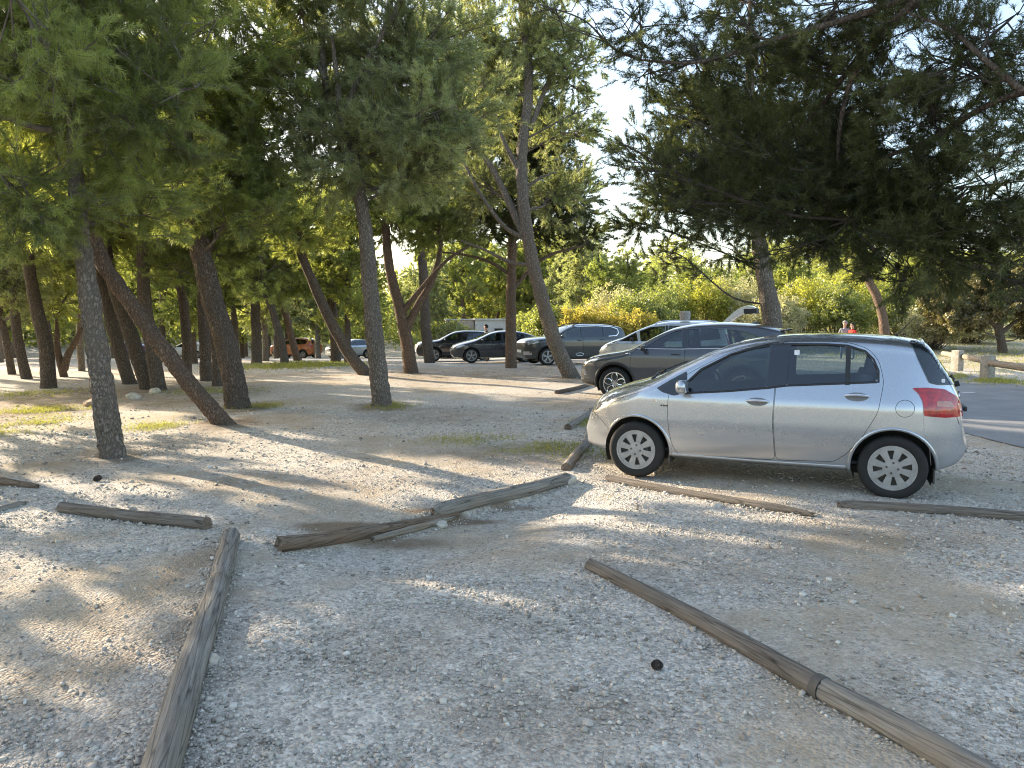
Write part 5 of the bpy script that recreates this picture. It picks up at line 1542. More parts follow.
P = suv_profile(M['black_paint'], 2.2, 1.62); P['wz'] = .345
gb = at(434, 350, 38.5); gb.z = H0(gb.x, gb.y)
generic('black_suv', 'black SUV whose nose is hidden by a pine trunk, left of the charcoal hatchback', P, place((0, 0), R(192), P['axles'][0], .86, gb), R(192))
P = suv_profile(M['blue_silver'], 1.95, 1.62); P['nx'] = 60
generic('compact_suv', 'small pale silver off-roader far away, left of the straight pine in the centre', P, place((0, 0), R(222), P['axles'][1], .86, Vector((at(367.5, 350, 62).x, 62, H0(at(367.5, 350, 62).x, 62)))), R(222))
P = suv_profile(M['orange_paint'], 2.3, 1.78); P['nx'] = 60
generic('orange_suv', 'orange off-roader far away behind two thin leaning pines', P, place((0, 0), R(160), P['axles'][1], .86, Vector((at(303, 350, 64).x, 64, H0(at(303, 350, 64).x, 64)))), R(160))
P = dict(PC); P['paint'] = M['blue_paint']; P['nx'] = 60
generic('blue_car', 'blue car far off on the left, seen between dark pine trunks', P, place((0, 0), R(185), 0, .86, Vector((at(123, 350, 70).x, 70, H0(at(123, 350, 70).x, 70)))), R(185))

P = dict(PC); P['paint'] = M['white_paint']; P['nx'] = 60
generic('white_car', 'white car far off on the left, seen in slices between pine trunks', P, place((0, 0), R(170), 0, .86, Vector((at(184, 350, 66).x, 66, H0(at(184, 350, 66).x, 66)))), R(170))

# ------------------------------------------------------------------ build: people
dk, red, grey, jean = cloth('black_jacket', (.012, .012, .014)), cloth('red_jacket', (.55, .03, .02)), cloth('grey_coat', (.26, .25, .27)), cloth('denim', (.05, .07, .12))
g1 = ground(487, 360.5); g1 = Vector((g1.x, 33.5, H0(g1.x, 33.5)))
p_ = at(487.5, 327, 36.3); g1 = Vector((p_.x, 36.3, H0(p_.x, 36.3)))
person('person in black leaning beside the open door of the charcoal hatchback', g1, R(200), dk, dk, bend=.10, Hh=1.80)
a = at(845, 325, 33); person('person in a pale grey coat and hat, beside the one in red', Vector((a.x, 33, H0(a.x, 33))), R(250), grey, jean, hat=cloth('grey_hat', (.3, .29, .28)), group='walkers beyond the hatchback', Hh=1.68)
a = at(852.5, 326, 32.6); person('person in a bright red jacket with dark hair', Vector((a.x, 32.6, H0(a.x, 32.6))), R(200), red, jean, group='walkers beyond the hatchback', Hh=1.60)

# ------------------------------------------------------------------ build: fence, building, stones
def fence():
    root = None
    ps = [ground(1050, 392), ground(987, 380), ground(957, 371)]
    labs = ['tawny squared wooden fence post with a dark bolt hole, nearest the road at the right edge', 'weathered fence post behind the near one, by the rear corner of the hatchback']
    fr = empty('post_and_rail_fence', ps[1]); tag(fr, 'low timber post-and-rail fence along the far side of the road at right', 'fence')
    for i, p in enumerate(ps):
        mb = MB(); q = p - ps[1]
        mb.box((q.x, q.y, q.z + .30), (.30, .26, .82), Matrix.Rotation(.25 + .1 * i, 3, 'Z')); mb.build('post', M['post'], fr, bevel=.02)
    ps.append(ps[2] + (ps[2] - ps[1]) * .55)
    for i in range(len(ps) - 1):
        a, b = ps[i] - ps[1], ps[i + 1] - ps[1]; d = (b - a).normalized(); mb = MB()
        sd = Vector((-d.y, d.x, 0)) * (-.17 if i % 2 else .0)
        pts = [a + Vector((0, 0, .50)) + sd - d * .1, (a + b) / 2 + Vector((0, 0, .50)) + sd, b + Vector((0, 0, .50)) + sd + d * .25]
        mb.tube(pts, [.10, .095, .09], 10); mb.build('rail', M['wood_pale'], fr)
M['post'] = simple('old_post', (.31, .28, .23), .9, vary=.35, scale=12, bump=.4)
fence()

def building():
    p = at(482, 330, 62); z = H0(p.x, 62) ; r_ = empty('low_building', (p.x, 62, z), R(6)); tag(r_, 'low whitewashed building with a flat roof, far behind the dark cars', 'building')
    M['plaster'] = simple('whitewash', (.62, .60, .56), .9, vary=.08, scale=2, bump=.2); M['plaster2'] = simple('pink_plaster', (.50, .42, .35), .9, vary=.08, scale=2)
    top = at(490, 320, 62).z - z; t2 = at(460, 320, 62).z - z
    mb = MB(); mb.box((.9, 2.5, top / 2), (2.9, 5, top)); mb.build('wall', M['plaster'], r_, smooth=False)
    mb = MB(); mb.box((-1.8, 2.8, t2 / 2), (2.4, 4.6, t2)); mb.build('side_wall', M['plaster2'], r_, smooth=False)
    mb = MB(); mb.box((.9, 2.5, top + .06), (3.1, 5.2, .12)); mb.box((-1.8, 2.8, t2 + .05), (2.5, 4.8, .1)); mb.build('roof', M['plaster'], r_, smooth=False)
    w = MB(); w.box((1.4, -.01, top - 1.1), (.7, .06, .8)); w.build('window', M['cabin'], r_, smooth=False)
    w = MB(); w.box((.2, -.01, 1.0), (.9, .06, 2.0)); w.build('door', M['twig'], r_, smooth=False)
building()

rock('stone', ground(134, 399), .15, 'pale lumpy stone between the pine trunks at left')
rock('stone', ground(93, 406), .16, 'tan stone peeping out beside the nearest pine trunk', mat=M['rock_tan'], seed=2)
rock('stone', ground(155, 393), .13, 'white stone at the foot of the leaning dark pines', seed=3)
rock('stone', ground(568, 482), .09, 'white stone chunk at the tip of the thick grey log', seed=4)
rock('stone', ground(441, 526), .055, 'white stone against the decayed log', seed=5)
rock('stone', ground(360, 534), .05, 'small white stone at the left part of the decayed log', seed=6)
rock('stone', ground(213, 662), .035, 'whitish pebble beside the cracked log', seed=7, sq=.9)
rock('stone', ground(716, 506), .05, 'flat pale stone before the thin dark log', seed=8, sq=.4)
rock('stone', ground(588, 724), .022, 'small smooth blue-grey pebble in the foreground gravel', seed=9, sq=.5)
pinecone((656, 669), .034, 'dark round pine cone lying alone on the gravel left of the strapped log')
for (u, v), l in (((97, 481), 'dark little cone on the gravel above the short round log')),:
    pinecone((u, v), .045, l, rz=80)

# ------------------------------------------------------------------ build: pines one can tell apart
def kt(px, Y0=None, w0=20, w1=14, up=(), dY=0, top=2.0, lean=(0, 0)):
    path, Y = pxpath(px, Y0, dY)
    last, prev = path[-1], path[-2]
    d = (last - prev); d = d / np.linalg.norm(d)
    path.append(last + np.array([lean[0], lean[1], 0]) + d * np.array([.4, .4, 1]) * top)
    k = Y / FPX / 2
    n = len(path); rad = [(w0 + (w1 - w0) * i / (n - 2)) * k for i in range(n - 1)] + [w1 * k * .35]
    return path, rad, Y

def pine(label, px, w0, w1, blobs, leaf='needle', bark='bark', Y0=None, q=1, seed=1, top=2.0, dY=0, group='pines of the car park grove', name='pine_tree', forks=(), cat='pine tree', tint=.5, **kw):
    w0 *= .85; w1 *= .85
    path, rad, Y = kt(px, Y0, w0, w1, dY=dY, top=top)
    bl = []
    for b in blobs:
        u, v, ru, rv = b[:4]; dd = b[4] if len(b) > 4 else 0; dens = b[5] if len(b) > 5 else 60; ti = b[6] if len(b) > 6 else tint
        bl.append(pblob(u, v, Y + dd, ru, rv, dens=dens, tint=ti))
    fk = []
    for f in forks:
        pts, a, b_ = f[:3]; dd = f[3] if len(f) > 3 else 0
        fk.append(([np.array(at(p[0], p[1], Y + dd * i / max(1, len(pts) - 1))) for i, p in enumerate(pts)], a * Y / FPX / 2, b_ * Y / FPX / 2))
    dist = Y
    kw.setdefault('ln', .085 + .003 * dist); kw.setdefault('wd', .0022 + .00055 * dist); kw.setdefault('per', int(np.clip(20 - dist * .35, 8, 18)))
    o = make_tree(name, path, rad, bl, M[bark], M[leaf], q=q, seed=seed, forks=fk, twig_r=.0025 + .00022 * dist, **kw)
    tag(o, label, cat, group); return o

# near left
pine('nearest pine at left with a dark scar low on its grey plated trunk', [(112, 457), (104, 400), (97, 350), (90, 300), (84, 255), (78, 200)], 27, 17,
     [(40, 70, 120, 110, .2, 95), (150, 105, 90, 90, 0, 90), (25, 190, 90, 65, -.8, 95), (125, 200, 80, 45, .6, 80), (90, -60, 170, 110, 0, 60), (-110, 60, 110, 150, 0, 60), (190, 30, 60, 70, .5, 80), (20, 20, 80, 80, -1.8, 90, .7), (60, -190, 150, 90, .5, 50)],
     'needle', 'bark_grey', seed=11, top=3.4, seg=84, rings=300, rough=.13, per=24, wd=.0055, ln=.095, spread=1.0)
pine('strongly slanting pine with a reddish trunk and spreading foot, right of the nearest one', [(224, 424), (196, 392), (168, 355), (146, 325), (118, 285), (98, 250)], 19, 16,
     [(150, 175, 70, 60, .6, 70), (95, 120, 80, 60, 1, 60), (60, 30, 100, 80, 1, 50), (-20, 60, 90, 90, 1, 50)], 'needle', 'bark_warm', seed=12, top=2.2, seg=64, rings=200, rough=.12, flare=.35, spread=.95)
pine('thick dark pine tapering up from a flared foot, right of the slanting one', [(238, 408), (233, 375), (222, 330), (210, 290), (198, 240), (190, 190)], 26, 20,
     [(215, 190, 70, 55, 0, 75), (270, 150, 60, 60, .5, 70), (200, 100, 80, 60, .5, 65), (250, 50, 80, 60, 0, 60), (150, 40, 70, 70, .5, 50), (230, -60, 130, 80, 0, 50), (250, 215, 50, 25, -.6, 60)], 'needle', 'bark', seed=13, top=4, seg=64, rings=200, rough=.12, spread=.95)
pine('straight grey pine standing alone in the centre of the gravel', [(382, 406), (377, 360), (372, 310), (368, 260), (364, 220), (358, 185), (345, 140)], 22, 11,
     [(360, 150, 60, 45, 0, 75), (425, 120, 65, 60, -.3, 80), (320, 165, 45, 55, .3, 70), (455, 155, 40, 45, .3, 60), (395, 180, 60, 30, .2, 70), (400, 60, 90, 60, .6, 60), (300, 100, 65, 60, .6, 60), (440, 40, 60, 50, 0, 50), (300, 10, 70, 50, .8, 40), (470, 110, 50, 50, .8, 50), (340, 60, 60, 50, 1.2, 50), (380, -40, 110, 50, .5, 40)], 'needle_grey', 'bark_grey', seed=14, top=2.0, seg=56, rings=220, rough=.12, spread=.95,
     forks=[([(364, 215), (350, 180), (338, 130), (325, 80), (322, 20), (330, -40)], 9, 5, .6), ([(338, 130), (362, 70), (385, 30), (410, -20)], 6, 4, -.4), ([(325, 80), (308, 40), (300, -10)], 5, 3, .6)])
pine('tall slender pine leaning left with bare forking limbs, before the tall dark SUV', [(572, 378), (558, 350), (545, 310), (532, 260), (523, 200), (522, 150), (528, 100), (527, 50), (522, 0)], 19, 9,
     [(530, 40, 60, 40, 0, 38), (480, 30, 45, 45, .4, 32), (575, 70, 42, 35, 0, 30), (490, 110, 40, 40, .5, 30), (565, 135, 45, 30, 1, 28), (520, -50, 90, 60, 0, 35), (590, 110, 26, 20, 0, 16, .8), (560, 190, 45, 35, 1.6, 40, .3), (440, 70, 55, 50, 1.2, 40), (480, 180, 50, 40, 1.6, 40, .3), (590, 60, 30, 24, .5, 20), (500, 70, 55, 40, 1.5, 40)], 'needle_grey', 'bark_grey', seed=15, top=3, seg=20, rings=90, tint=.6,
     forks=[([(524, 235), (508, 200), (490, 165), (470, 140), (452, 128)], 9, 2, .4), ([(522, 175), (508, 150), (498, 125), (492, 100)], 6, 2, -.2), ([(527, 240), (503, 225), (478, 190), (462, 160), (448, 150)], 5, 1.5, -.3), ([(533, 265), (510, 262), (485, 250), (460, 240)], 5, 1.5, .2), ([(524, 190), (540, 178), (556, 172)], 4, 1.5, 0), ([(530, 130), (545, 90), (560, 60), (580, 40)], 6, 2, .2)], flare=.15)
# mid pines
pine('forked pine with a pale limb reaching right, left of the black SUV', [(411, 373), (407, 345), (400, 310), (390, 270), (386, 230)], 17, 9,
     [(400, 215, 50, 35, 0, 45), (440, 232, 44, 26, .5, 44), (380, 190, 46, 40, 1, 44), (345, 205, 40, 30, 1, 40)], 'needle', 'bark_warm', seed=16, top=1.5, forks=[([(406, 330), (418, 305), (432, 280), (440, 250), (438, 220)], 9, 4, .2), ([(404, 310), (420, 290), (445, 262), (470, 245)], 6, 2, -.2)])
pine('dark upright pine just right of the forked one', [(430, 363), (426, 330), (424, 290), (422, 255), (418, 220)], 13, 9,
     [(425, 205, 50, 34, 0, 45), (455, 185, 45, 34, .5, 44), (400, 160, 50, 40, .5, 44), (440, 130, 60, 45, 1, 40), (370, 120, 50, 50, 1.2, 36)], 'needle_shade', 'bark', seed=17, top=2)
pine('sinuous pine bowing left, its foot beside the straight centre pine', [(367, 375), (352, 358), (338, 335), (326, 312), (312, 280), (300, 250), (295, 225)], 15, 9,
     [(300, 235, 45, 30, 0, 50), (330, 215, 35, 30, .6, 45), (280, 205, 40, 30, .5, 45)], 'needle_lit', 'bark', seed=18, top=1.2, flare=.4)
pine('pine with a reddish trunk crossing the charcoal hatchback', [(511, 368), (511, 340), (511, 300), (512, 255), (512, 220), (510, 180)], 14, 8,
     [(500, 200, 50, 34, 0, 44), (540, 225, 46, 30, .8, 40), (475, 225, 46, 24, -.5, 44), (565, 195, 45, 36, 1, 44), (515, 150, 60, 40, .5, 44), (585, 235, 30, 22, .6, 34), (560, 130, 40, 40, .8, 36), (460, 170, 45, 35, .8, 40), (520, 100, 50, 35, 1, 32)], 'needle_shade', 'bark_warm', seed=19, top=2,
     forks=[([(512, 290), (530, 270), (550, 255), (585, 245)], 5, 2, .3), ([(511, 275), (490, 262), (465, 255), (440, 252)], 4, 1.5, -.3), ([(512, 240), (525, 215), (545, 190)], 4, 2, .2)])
# right
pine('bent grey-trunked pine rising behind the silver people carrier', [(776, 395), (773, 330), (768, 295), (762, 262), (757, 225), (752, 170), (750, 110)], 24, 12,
     [(740, 175, 70, 50, 0, 80), (680, 205, 50, 45, .3, 75), (800, 200, 65, 45, -.3, 75), (650, 165, 45, 55, .5, 65), (690, 110, 60, 50, .3, 60), (760, 90, 70, 60, .3, 55), (640, 225, 35, 30, .2, 70), (720, 245, 40, 18, 0, 60), (830, 130, 50, 50, .6, 55), (660, 260, 30, 18, 0, 45), (750, 0, 70, 50, 0, 30)], 'needle_shade', 'bark_grey', Y0=16.6, limb_k=.6, twig='twig_dark', seed=20, top=2.5, seg=22, rings=80, flare=.3, tint=.35)
# big dark tree whose trunk stands outside the frame at right, its limbs hanging over the lot
def overhang():
    base = np.array([8.2, 5.4, 0.]); base[2] = H0(8.2, 5.4)
    path = [base, base + [-.1, .1, 1.6], base + [-.35, .2, 3.2], base + [-.5, .3, 4.8], base + [-.4, .2, 6.8], base + [-.5, .2, 8.5]]
    rad = [.26, .23, .20, .17, .12, .05]
    bl = []
    for u, v, Y, ru, rv, dens, ti in ((900, 170, 8.0, 90, 60, 105, .35), (985, 190, 7.2, 80, 70, 105, .4), (850, 220, 8.6, 70, 45, 100, .3), (940, 255, 7.6, 90, 38, 110, .35), (1015, 280, 7.0, 50, 28, 60, .4), (880, 90, 8.2, 80, 55, 62, .4), (780, 140, 8.8, 70, 60, 70, .35),
                           (960, 60, 7.2, 90, 60, 50, .4), (700, 60, 8.2, 70, 35, 50, .3), (640, 25, 8.0, 60, 30, 50, .3), (770, 50, 8.5, 60, 45, 45, .4), (1060, 130, 6.8, 80, 100, 60, .4), (830, 10, 7.8, 80, 50, 45, .4), (950, -60, 7.5, 130, 60, 30, .4), (560, 10, 8.4, 45, 22, 32, .3), (900, 280, 7.8, 50, 22, 60, .35), (700, 120, 8.6, 60, 40, 60, .3), (640, 150, 8.8, 45, 50, 50, .3), (700, 200, 8.8, 60, 40, 60, .3), (800, 190, 8.4, 60, 50, 70, .3), (800, 245, 8.4, 60, 22, 50, .3), (1010, 240, 7.0, 60, 40, 90, .4), (860, 140, 8.2, 50, 40, 80, .3), (1000, 30, 6.9, 60, 50, 60, .4), (935, 120, 7.4, 60, 40, 70, .4), (725, 15, 8.2, 60, 35, 50, .3), (820, 60, 8.2, 60, 45, 60, .35), (900, 20, 7.6, 60, 40, 50, .4), (650, 70, 8.4, 40, 30, 40, .3)):
        bl.append(pblob(u, v, Y, ru, rv, dens=dens, tint=ti))
    k = .5 / FPX
    def lim(pts, w0, w1, Y0, Y1):
        n = len(pts); P_ = [np.array(at(p[0], p[1], Y0 + (Y1 - Y0) * i / (n - 1))) for i, p in enumerate(pts)]
        return P_, w0 * Y0 * k, w1 * Y1 * k
    l1 = lim([(1080, -190), (980, -70), (925, -8), (885, 30), (860, 55), (830, 95), (800, 130)], 15, 3, 6.4, 8.6)
    l2 = lim([(1200, 90), (1090, 88), (1024, 92), (975, 112), (930, 140), (880, 160), (820, 200)], 11, 3, 6.0, 8.2)
    l3 = lim([(925, -8), (850, 18), (780, 38), (700, 62), (640, 60)], 8, 2, 7.3, 8.2)
    l4 = lim([(1024, 92), (985, 60), (950, 30), (900, 10)], 7, 2, 6.6, 7.2)
    l5 = lim([(885, 30), (862, 60), (845, 100), (838, 160), (850, 220)], 8, 2, 7.6, 8.2)
    l1[0].insert(0, base + [-.4, .25, 4.2]); l2[0].insert(0, base + [-.3, .2, 2.9])
    o = make_tree('pine_tree', path, rad, bl, M['bark'], M['needle_shade'], q=2.9, seed=31, forks=[l1, l2, l3, l4, l5], per=15, ln=.08, wd=.0055, twig_r=.0028, spread=.9, droop=.15, limb_k=.6, twig='twig_dark')
    tag(o, 'dark overhanging pine whose twiggy limbs fill the upper right corner', 'pine tree', 'pines of the car park grove')
overhang()

# thinner and farther pines with their own trunks (label, trunk px, w0, w1, seed, leaf)
MIDS = [
 ('dark pine leaning left, just right of the nearest pine', [(130, 384), (118, 345), (109, 310), (101, 275), (96, 250)], 16, 12, 41, 'needle', 'bark'),
 ('dark pine crossing the slanting one low down, its foot by a white stone', [(149, 389), (136, 350), (124, 315), (112, 280), (106, 250)], 19, 13, 42, 'needle', 'bark'),
 ('upright dark pine close behind the foot of the slanting one', [(159, 390), (152, 350), (146, 310), (143, 270), (142, 230)], 17, 12, 43, 'needle', 'bark'),
 ('thick-footed dark pine with a kink, near the left edge', [(49, 388), (46, 350), (38, 315), (32, 285), (28, 250)], 17, 12, 44, 'needle_grey', 'bark'),
 ('short stout pine left of the kinked one', [(27, 379), (20, 350), (16, 325), (14, 290)], 12, 9, 45, 'needle_grey', 'bark'),
 ('slim upright pine between the slanting and the thick dark pines', [(186, 379), (187, 345), (184, 310), (180, 275), (176, 250)], 12, 10, 46, 'needle_lit', 'bark'),
 ('dark pine just left of the thick flared one', [(206, 381), (205, 345), (203, 310), (202, 275), (200, 250)], 14, 11, 47, 'needle', 'bark'),
 ('stubby dark pine touching the left side of the thick flared one', [(218, 386), (218, 365), (216, 345), (214, 310), (208, 270)], 14, 10, 48, 'needle', 'bark'),
 ('thin dark pine in front of the orange off-roader', [(285, 364), (281, 340), (273, 312), (266, 290)], 10, 7, 49, 'needle_lit', 'bark'),
 ('thin reddish pine just right of the one before the orange off-roader', [(298, 361), (292, 340), (287, 318), (280, 295)], 9, 7, 50, 'needle_lit', 'bark_warm'),
 ('stout dark stem behind the sinuous pine', [(336, 362), (335, 340), (333, 315), (330, 290)], 12, 9, 51, 'needle_lit', 'bark'),
 ('pale orange-barked pine standing beyond the road behind the hatchback roof', [(886, 352), (884, 325), (878, 300), (868, 278), (862, 255)], 12, 8, 52, 'needle_lit', 'bark_warm'),
 ('slim pine at the far left edge leaning left', [(12, 374), (8, 350), (3, 325), (-2, 300)], 9, 7, 53, 'needle_grey', 'bark'),
 ('slim pale pine behind the V-forked one', [(82, 371), (80, 345), (80, 320), (80, 290)], 8, 6, 54, 'needle_lit', 'bark_grey'),
]
for lab, px, w0, w1, sd, leaf, bark in MIDS:
    r_ = random.Random(sd); u, v = px[-1]; Y = ground(*px[0]).y; s = 22 / Y
    Y0 = 33 if sd == 52 else None
    if sd == 52: px = [(px[0][0], 362)] + px[1:]; Y = 33
    bl = [(u + r_.uniform(-10, 10), v - 18 * s, 46 * s, 34 * s, 0, 40), (u + 40 * s, v - 45 * s, 42 * s, 34 * s, .6, 34), (u - 42 * s, v - 40 * s, 42 * s, 36 * s, .6, 34), (u, v - 85 * s, 55 * s, 40 * s, 0, 30), (u + r_.uniform(-30, 30) * s, v + 2, 36 * s, 18 * s, -.6, 34), (u + 20 * s, v - 130 * s, 60 * s, 42 * s, .4, 26), (u - 25 * s, v - 170 * s, 55 * s, 40 * s, 0, 22)]
    if sd == 44: bl = bl[:3]
    if sd in (42, 43): bl = bl[:5]
    if sd == 52: bl = [(u, 238, 36, 22, 0, 34), (u + 30, 222, 34, 24, .4, 30), (u - 34, 235, 36, 22, .4, 34), (u - 60, 250, 26, 16, 0, 30), (u - 5, 205, 50, 24, .6, 26)]
    pine(lab, px, w0, w1, bl, leaf, bark, Y0=Y0, q=1.0, seed=sd, top=120 * s * Y / FPX, seg=14, rings=40, tint=.6 if leaf == 'needle_lit' else .5)
pine('V-forked pine with two short warm-coloured stems at left', [(64, 377), (60, 362), (57, 345), (57, 335)], 9, 6, [(55, 315, 22, 16, 0, 40), (84, 318, 24, 16, 0, 40), (65, 298, 30, 16, .4, 36)], 'needle_lit', 'bark_warm', seed=61, top=.6, forks=[([(64, 370), (68, 355), (75, 342), (81, 328)], 8, 4, 0)])

# the wide brown-green tree at the right behind the fence
pine('low spreading olive-brown tree with crooked branches behind the rail fence', [(1003, 353), (1001, 340), (998, 328)], 10, 8,
     [(985, 305, 40, 18, 0, 26), (1030, 300, 40, 20, 0, 26), (955, 318, 30, 14, -.5, 26), (1000, 285, 50, 16, .5, 22), (940, 300, 26, 14, 0, 24), (1050, 322, 30, 14, 0, 24)], 'olive', 'bark', seed=62, top=.4, q=1.0, broad=.075, per=16, forks=[([(999, 330), (985, 318), (965, 310), (945, 304)], 5, 1.5, 0), ([(1000, 330), (1005, 312), (1012, 295)], 5, 1.5, 0), ([(1002, 332), (1018, 320), (1040, 308)], 5, 1.5, 0)], name='olive_tree', cat='tree', group='broadleaf trees beyond the road')

# ------------------------------------------------------------------ far pines: five kinds copied through the grove
protos = []
for i, (leaf, bark) in enumerate((('needle_lit', 'bark'), ('needle_lit', 'bark_warm'), ('needle_grey', 'bark_grey'), ('needle_lit', 'bark_warm'), ('needle', 'bark'))):
    r_ = np.random.default_rng(100 + i); hgt = 7.0 + r_.uniform(0, 2)
    lean = r_.uniform(-1.4, .6)
    path = [np.array([0, 0, 0.]), np.array([lean * .2, 0, hgt * .25]), np.array([lean * .6, .2, hgt * .5]), np.array([lean * .8, .2, hgt * .75]), np.array([lean, .2, hgt])]
    rad = [.20, .17, .14, .10, .04]
    bl = []
    for k in range(14):
        a = k * 2.4; zz = hgt * (.30 + .68 * (k / 13) ** .8); rr = 1.75 * (1 - .45 * (k / 13)) * r_.uniform(.6, 1.1)
        bl.append((np.array([lean * .8 + rr * math.cos(a), rr * math.sin(a), zz]), np.array([1.15, 1.15, .75]) * r_.uniform(.8, 1.25), 30, r_.uniform(.35, .75)))
    o = make_tree('pine_tree', path, rad, bl, M[bark], M[leaf], q=.75, seed=100 + i, per=9, ln=.22, wd=.034, spread=.8, twig_r=.010, seg=12, rings=30)
    protos.append(o)
rr = random.Random(21); spots = []
def far_ok(x, y):
    if -1.5 < (x + 12) * .35 + (y - 47) < 8 and x < 4 and y < 60: return False
    return all((x - a) ** 2 + (y - b) ** 2 > 6 for a, b in spots)
tries = 0
while len(spots) < 68 and tries < 9000:
    tries += 1
    y = rr.uniform(34, 92); x = rr.uniform(-.78 * y, .16 * y)
    if x > -.05 * y and y < 46 or math.hypot(x + 20.7, y - 35.6) < 2.6: continue
    if abs(x + .03 * y) < 4.5 and y < 69: continue
    if far_ok(x, y): spots.append((x, y))
while len(spots) < 92 and tries < 16000:
    tries += 1
    y = rr.uniform(50, 90); x = rr.uniform(.08 * y, .85 * y)
    if far_ok(x, y): spots.append((x, y))
for i, (x, y) in enumerate(spots):
    k = i % 5; o = protos[k] if i < 5 else copy_tree(protos[k])
    o.location = (x, y, H0(x, y)); o.rotation_euler = (0, 0, rr.uniform(0, 6.28)); s = rr.uniform(.8, 1.2) * (1.0 if x < .1 * y else .78)
    o.scale = (s, s, s * rr.uniform(.9, 1.1))
    tag(o, 'slender pine in the sunlit woods far behind the cars and the nearer trunks', 'pine tree', 'pines of the far woods')

for x, y in ((-4.5, 70), (-1.5, 73), (1.5, 71), (-7, 72), (4, 68), (-3, 80), (0, 84), (6, 62)):
    o = copy_tree(protos[int(abs(x * 3)) % 4]); o.location = (x, y, H0(x, y)); o.rotation_euler = (0, 0, x); s = 1.25; o.scale = (s, s, s); spots.append((x, y))
    tag(o, 'slender pine in the sunlit woods far behind the cars and the nearer trunks', 'pine tree', 'pines of the far woods')

# trees of the grove outside the left edge, whose shade falls on the gravel
OFF = [(-12.8, 13.4), (-17.5, 12.0), (-9.6, 10.6), (-20, 25), (-11.5, 5.2), (-24, 15), (-17, 7)]
for i, (x, y) in enumerate(OFF):
    o = copy_tree(protos[(i * 2 + 1) % 5]); s = rr.uniform(.9, 1.15); o.location = (x, y, H0(x, y)); o.rotation_euler = (0, 0, rr.uniform(0, 6.28)); o.scale = (s, s, s)
    tag(o, 'pine just outside the left edge, its shade dappling the gravel', 'pine tree', 'pines beyond the left edge')

# ------------------------------------------------------------------ shrubs beyond the road
SH = [
 (552, 318, 40, 30, 12, 'bush', 'dense yellow-green bush right of the tall leaning pine'),
 (585, 318, 39, 34, 14, 'bush_rust', 'rusty yellow low bush behind the tall dark SUV'),
 (612, 306, 44, 30, 16, 'bush_grey', 'pale grey twiggy bush rising behind the yellow one'),
 (640, 312, 40, 32, 16, 'bush', 'leafy bright green bush above the people carrier bonnet'),
 (660, 302, 44, 28, 15, 'bush', 'dark-hearted round bush behind the people carrier'),
 (632, 324, 38, 26, 9, 'bush_rust', 'low orange-tinged bush at the rear of the tall dark SUV'),
 (705, 300, 45, 30, 20, 'bush_lit', 'upright sunlit lemon-green bush left of the raised tailgate'),
 (735, 296, 46, 34, 18, 'bush_grey', 'dusty grey-green bush behind the raised tailgate'),
 (805, 298, 44, 34, 22, 'bush_lit', 'broad sunlit yellow bush right of the bent grey pine'),
 (840, 305, 42, 30, 18, 'bush', 'mid-green bush behind the two walkers'),
 (862, 290, 46, 36, 20, 'bush_lit', 'tall sunlit lemon-yellow bush left of the orange-barked pine'),
 (905, 308, 44, 36, 18, 'bush', 'yellow-green bush right of the orange-barked pine'),
 (935, 322, 41, 30, 12, 'bush_grey', 'straw-coloured bush between the hatchback roof and the olive-brown tree'),
 (970, 330, 46, 34, 9, 'bush_grey', 'low straw-coloured bush behind the olive-brown tree'),
 (775, 310, 41, 28, 12, 'bush_grey', 'low grey bush at the foot of the bent grey pine'),
 (528, 326, 44, 18, 9, 'bush', 'small bush by the corner of the whitewashed building'),
 (1015, 322, 52, 40, 16, 'bush', 'dark green bush at the right edge behind the olive-brown tree'),
 (448, 330, 58, 22, 10, 'bush', 'green bush left of the whitewashed building'),
]
M['bush_lit'] = leaf_mat('sunlit_maquis_leaves', (.18, .18, .04), (.46, .44, .10), .5, .03)  # brighter copy of the bush leaves, sunlight painted in as yellow
for i, (u, v, Y, ru, rv, lf, lab) in enumerate(SH):
    c = at(u, v - rv * .6, Y); gz = H0(c.x, Y); top = c.z - gz; k = Y / FPX
    o = shrub('bush', (c.x, Y, gz), ru * k * .9, ru * k * .75, max(.9, top), M[lf], n=int(46 + ru * .8), per=22, size=.07, seed=200 + i, tint=.5)
    tag(o, lab, 'bush', 'maquis bushes beyond the road')

# far wooded slope closing the view
def far_woods():
    r = np.random.default_rng(77); n = 5200
    a = r.uniform(R(-48), R(48), n); d = r.uniform(95, 150, n); x = d * np.sin(a); y = d * np.cos(a)
    z = height(x, y) + r.uniform(0, 1, n) * (4 + 3.2 * np.sin(a * 23) ** 2 + 2 * np.sin(a * 61 + 1))
    V, t = leaves(np.stack([x, y, z], -1), 26, .34, .75, r.uniform(.1, .9, n), r)
    o = link('far_woods', tri_mesh('far_woods', V, len(V) // 4, 4, M['bush'], {'tint': t})); tag(o, kind='stuff')
far_woods()

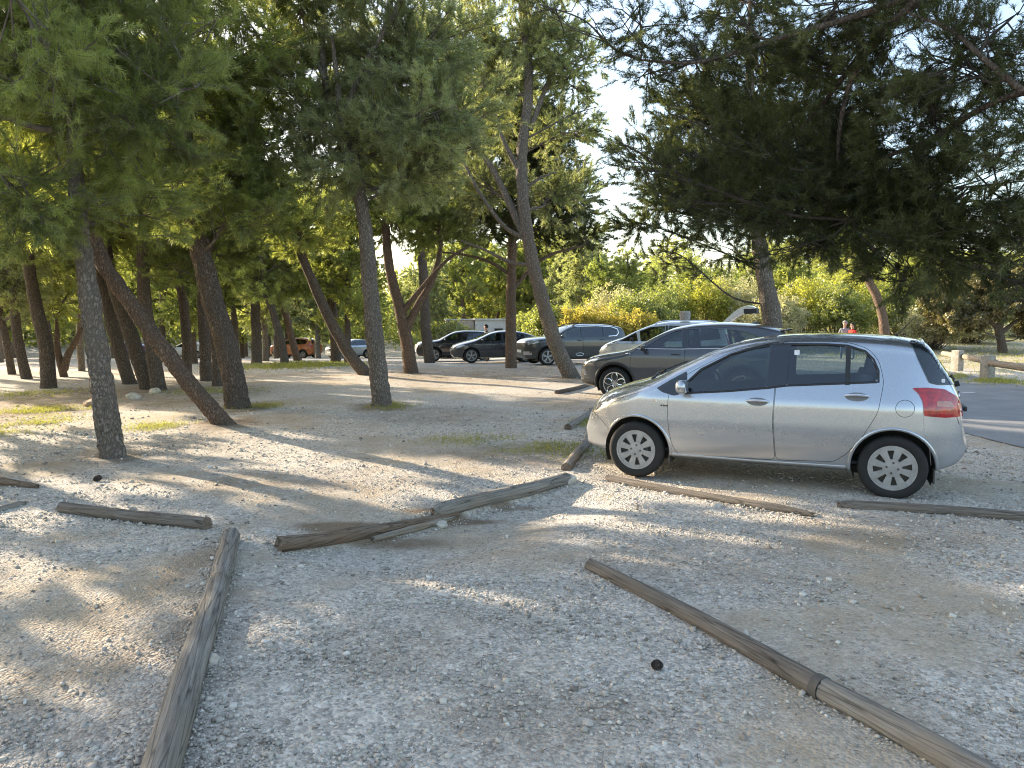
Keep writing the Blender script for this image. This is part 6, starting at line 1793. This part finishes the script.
# ------------------------------------------------------------------ light, sky, camera
SUN_EL, AZ = 17.5, (-.81, .586)
w = bpy.data.worlds.new('World'); SC.world = w; w.use_nodes = True
nt = w.node_tree; sk = nt.nodes.new('ShaderNodeTexSky'); sk.sky_type = 'NISHITA'; sk.sun_disc = False
sk.sun_elevation = R(SUN_EL); sk.sun_rotation = math.atan2(AZ[0], AZ[1]); sk.air_density = 1.0; sk.dust_density = 2.2; sk.ozone_density = .4
nt.links.new(sk.outputs[0], nt.nodes['Background'].inputs[0]); nt.nodes['Background'].inputs[1].default_value = .15
l = bpy.data.lights.new('sun', 'SUN'); l.energy = 4.4; l.angle = R(.5); l.color = (1, .85, .66)
so = bpy.data.objects.new('sun', l); COL.objects.link(so)
d = Vector((-AZ[0] * math.cos(R(SUN_EL)), -AZ[1] * math.cos(R(SUN_EL)), -math.sin(R(SUN_EL)))); so.rotation_euler = d.to_track_quat('-Z', 'Y').to_euler(); so.location = (-30, 20, 20)
cam = bpy.data.cameras.new('camera'); cam.sensor_width = 36; cam.lens = FPX / 1024 * 36; cam.clip_end = 3000; cam.clip_start = .05
co = bpy.data.objects.new('camera', cam); COL.objects.link(co); SC.camera = co
co.location = (0, 0, EYE); co.rotation_euler = (R(90) - PITCH, 0, 0)
vs = SC.view_settings; vs.view_transform = 'Standard'; vs.look = 'None'; vs.gamma = 1; vs.exposure = 1.8; vs.use_curve_mapping = False
SC.render.engine = 'CYCLES'; cy = SC.cycles
cy.max_bounces = 6; cy.diffuse_bounces = 4; cy.glossy_bounces = 3; cy.transmission_bounces = 4; cy.transparent_max_bounces = 10
cy.use_denoising = True; cy.denoising_prefilter = 'NONE'; cy.pixel_filter_type = 'BLACKMAN_HARRIS'; cy.filter_width = 1.1; cy.denoiser = 'OPENIMAGEDENOISE'; cy.denoising_input_passes = 'RGB_ALBEDO_NORMAL'
cy.sample_clamp_indirect = 6; cy.use_adaptive_sampling = True; cy.adaptive_threshold = .01
open('/tmp/stat','w').write(str(STAT))
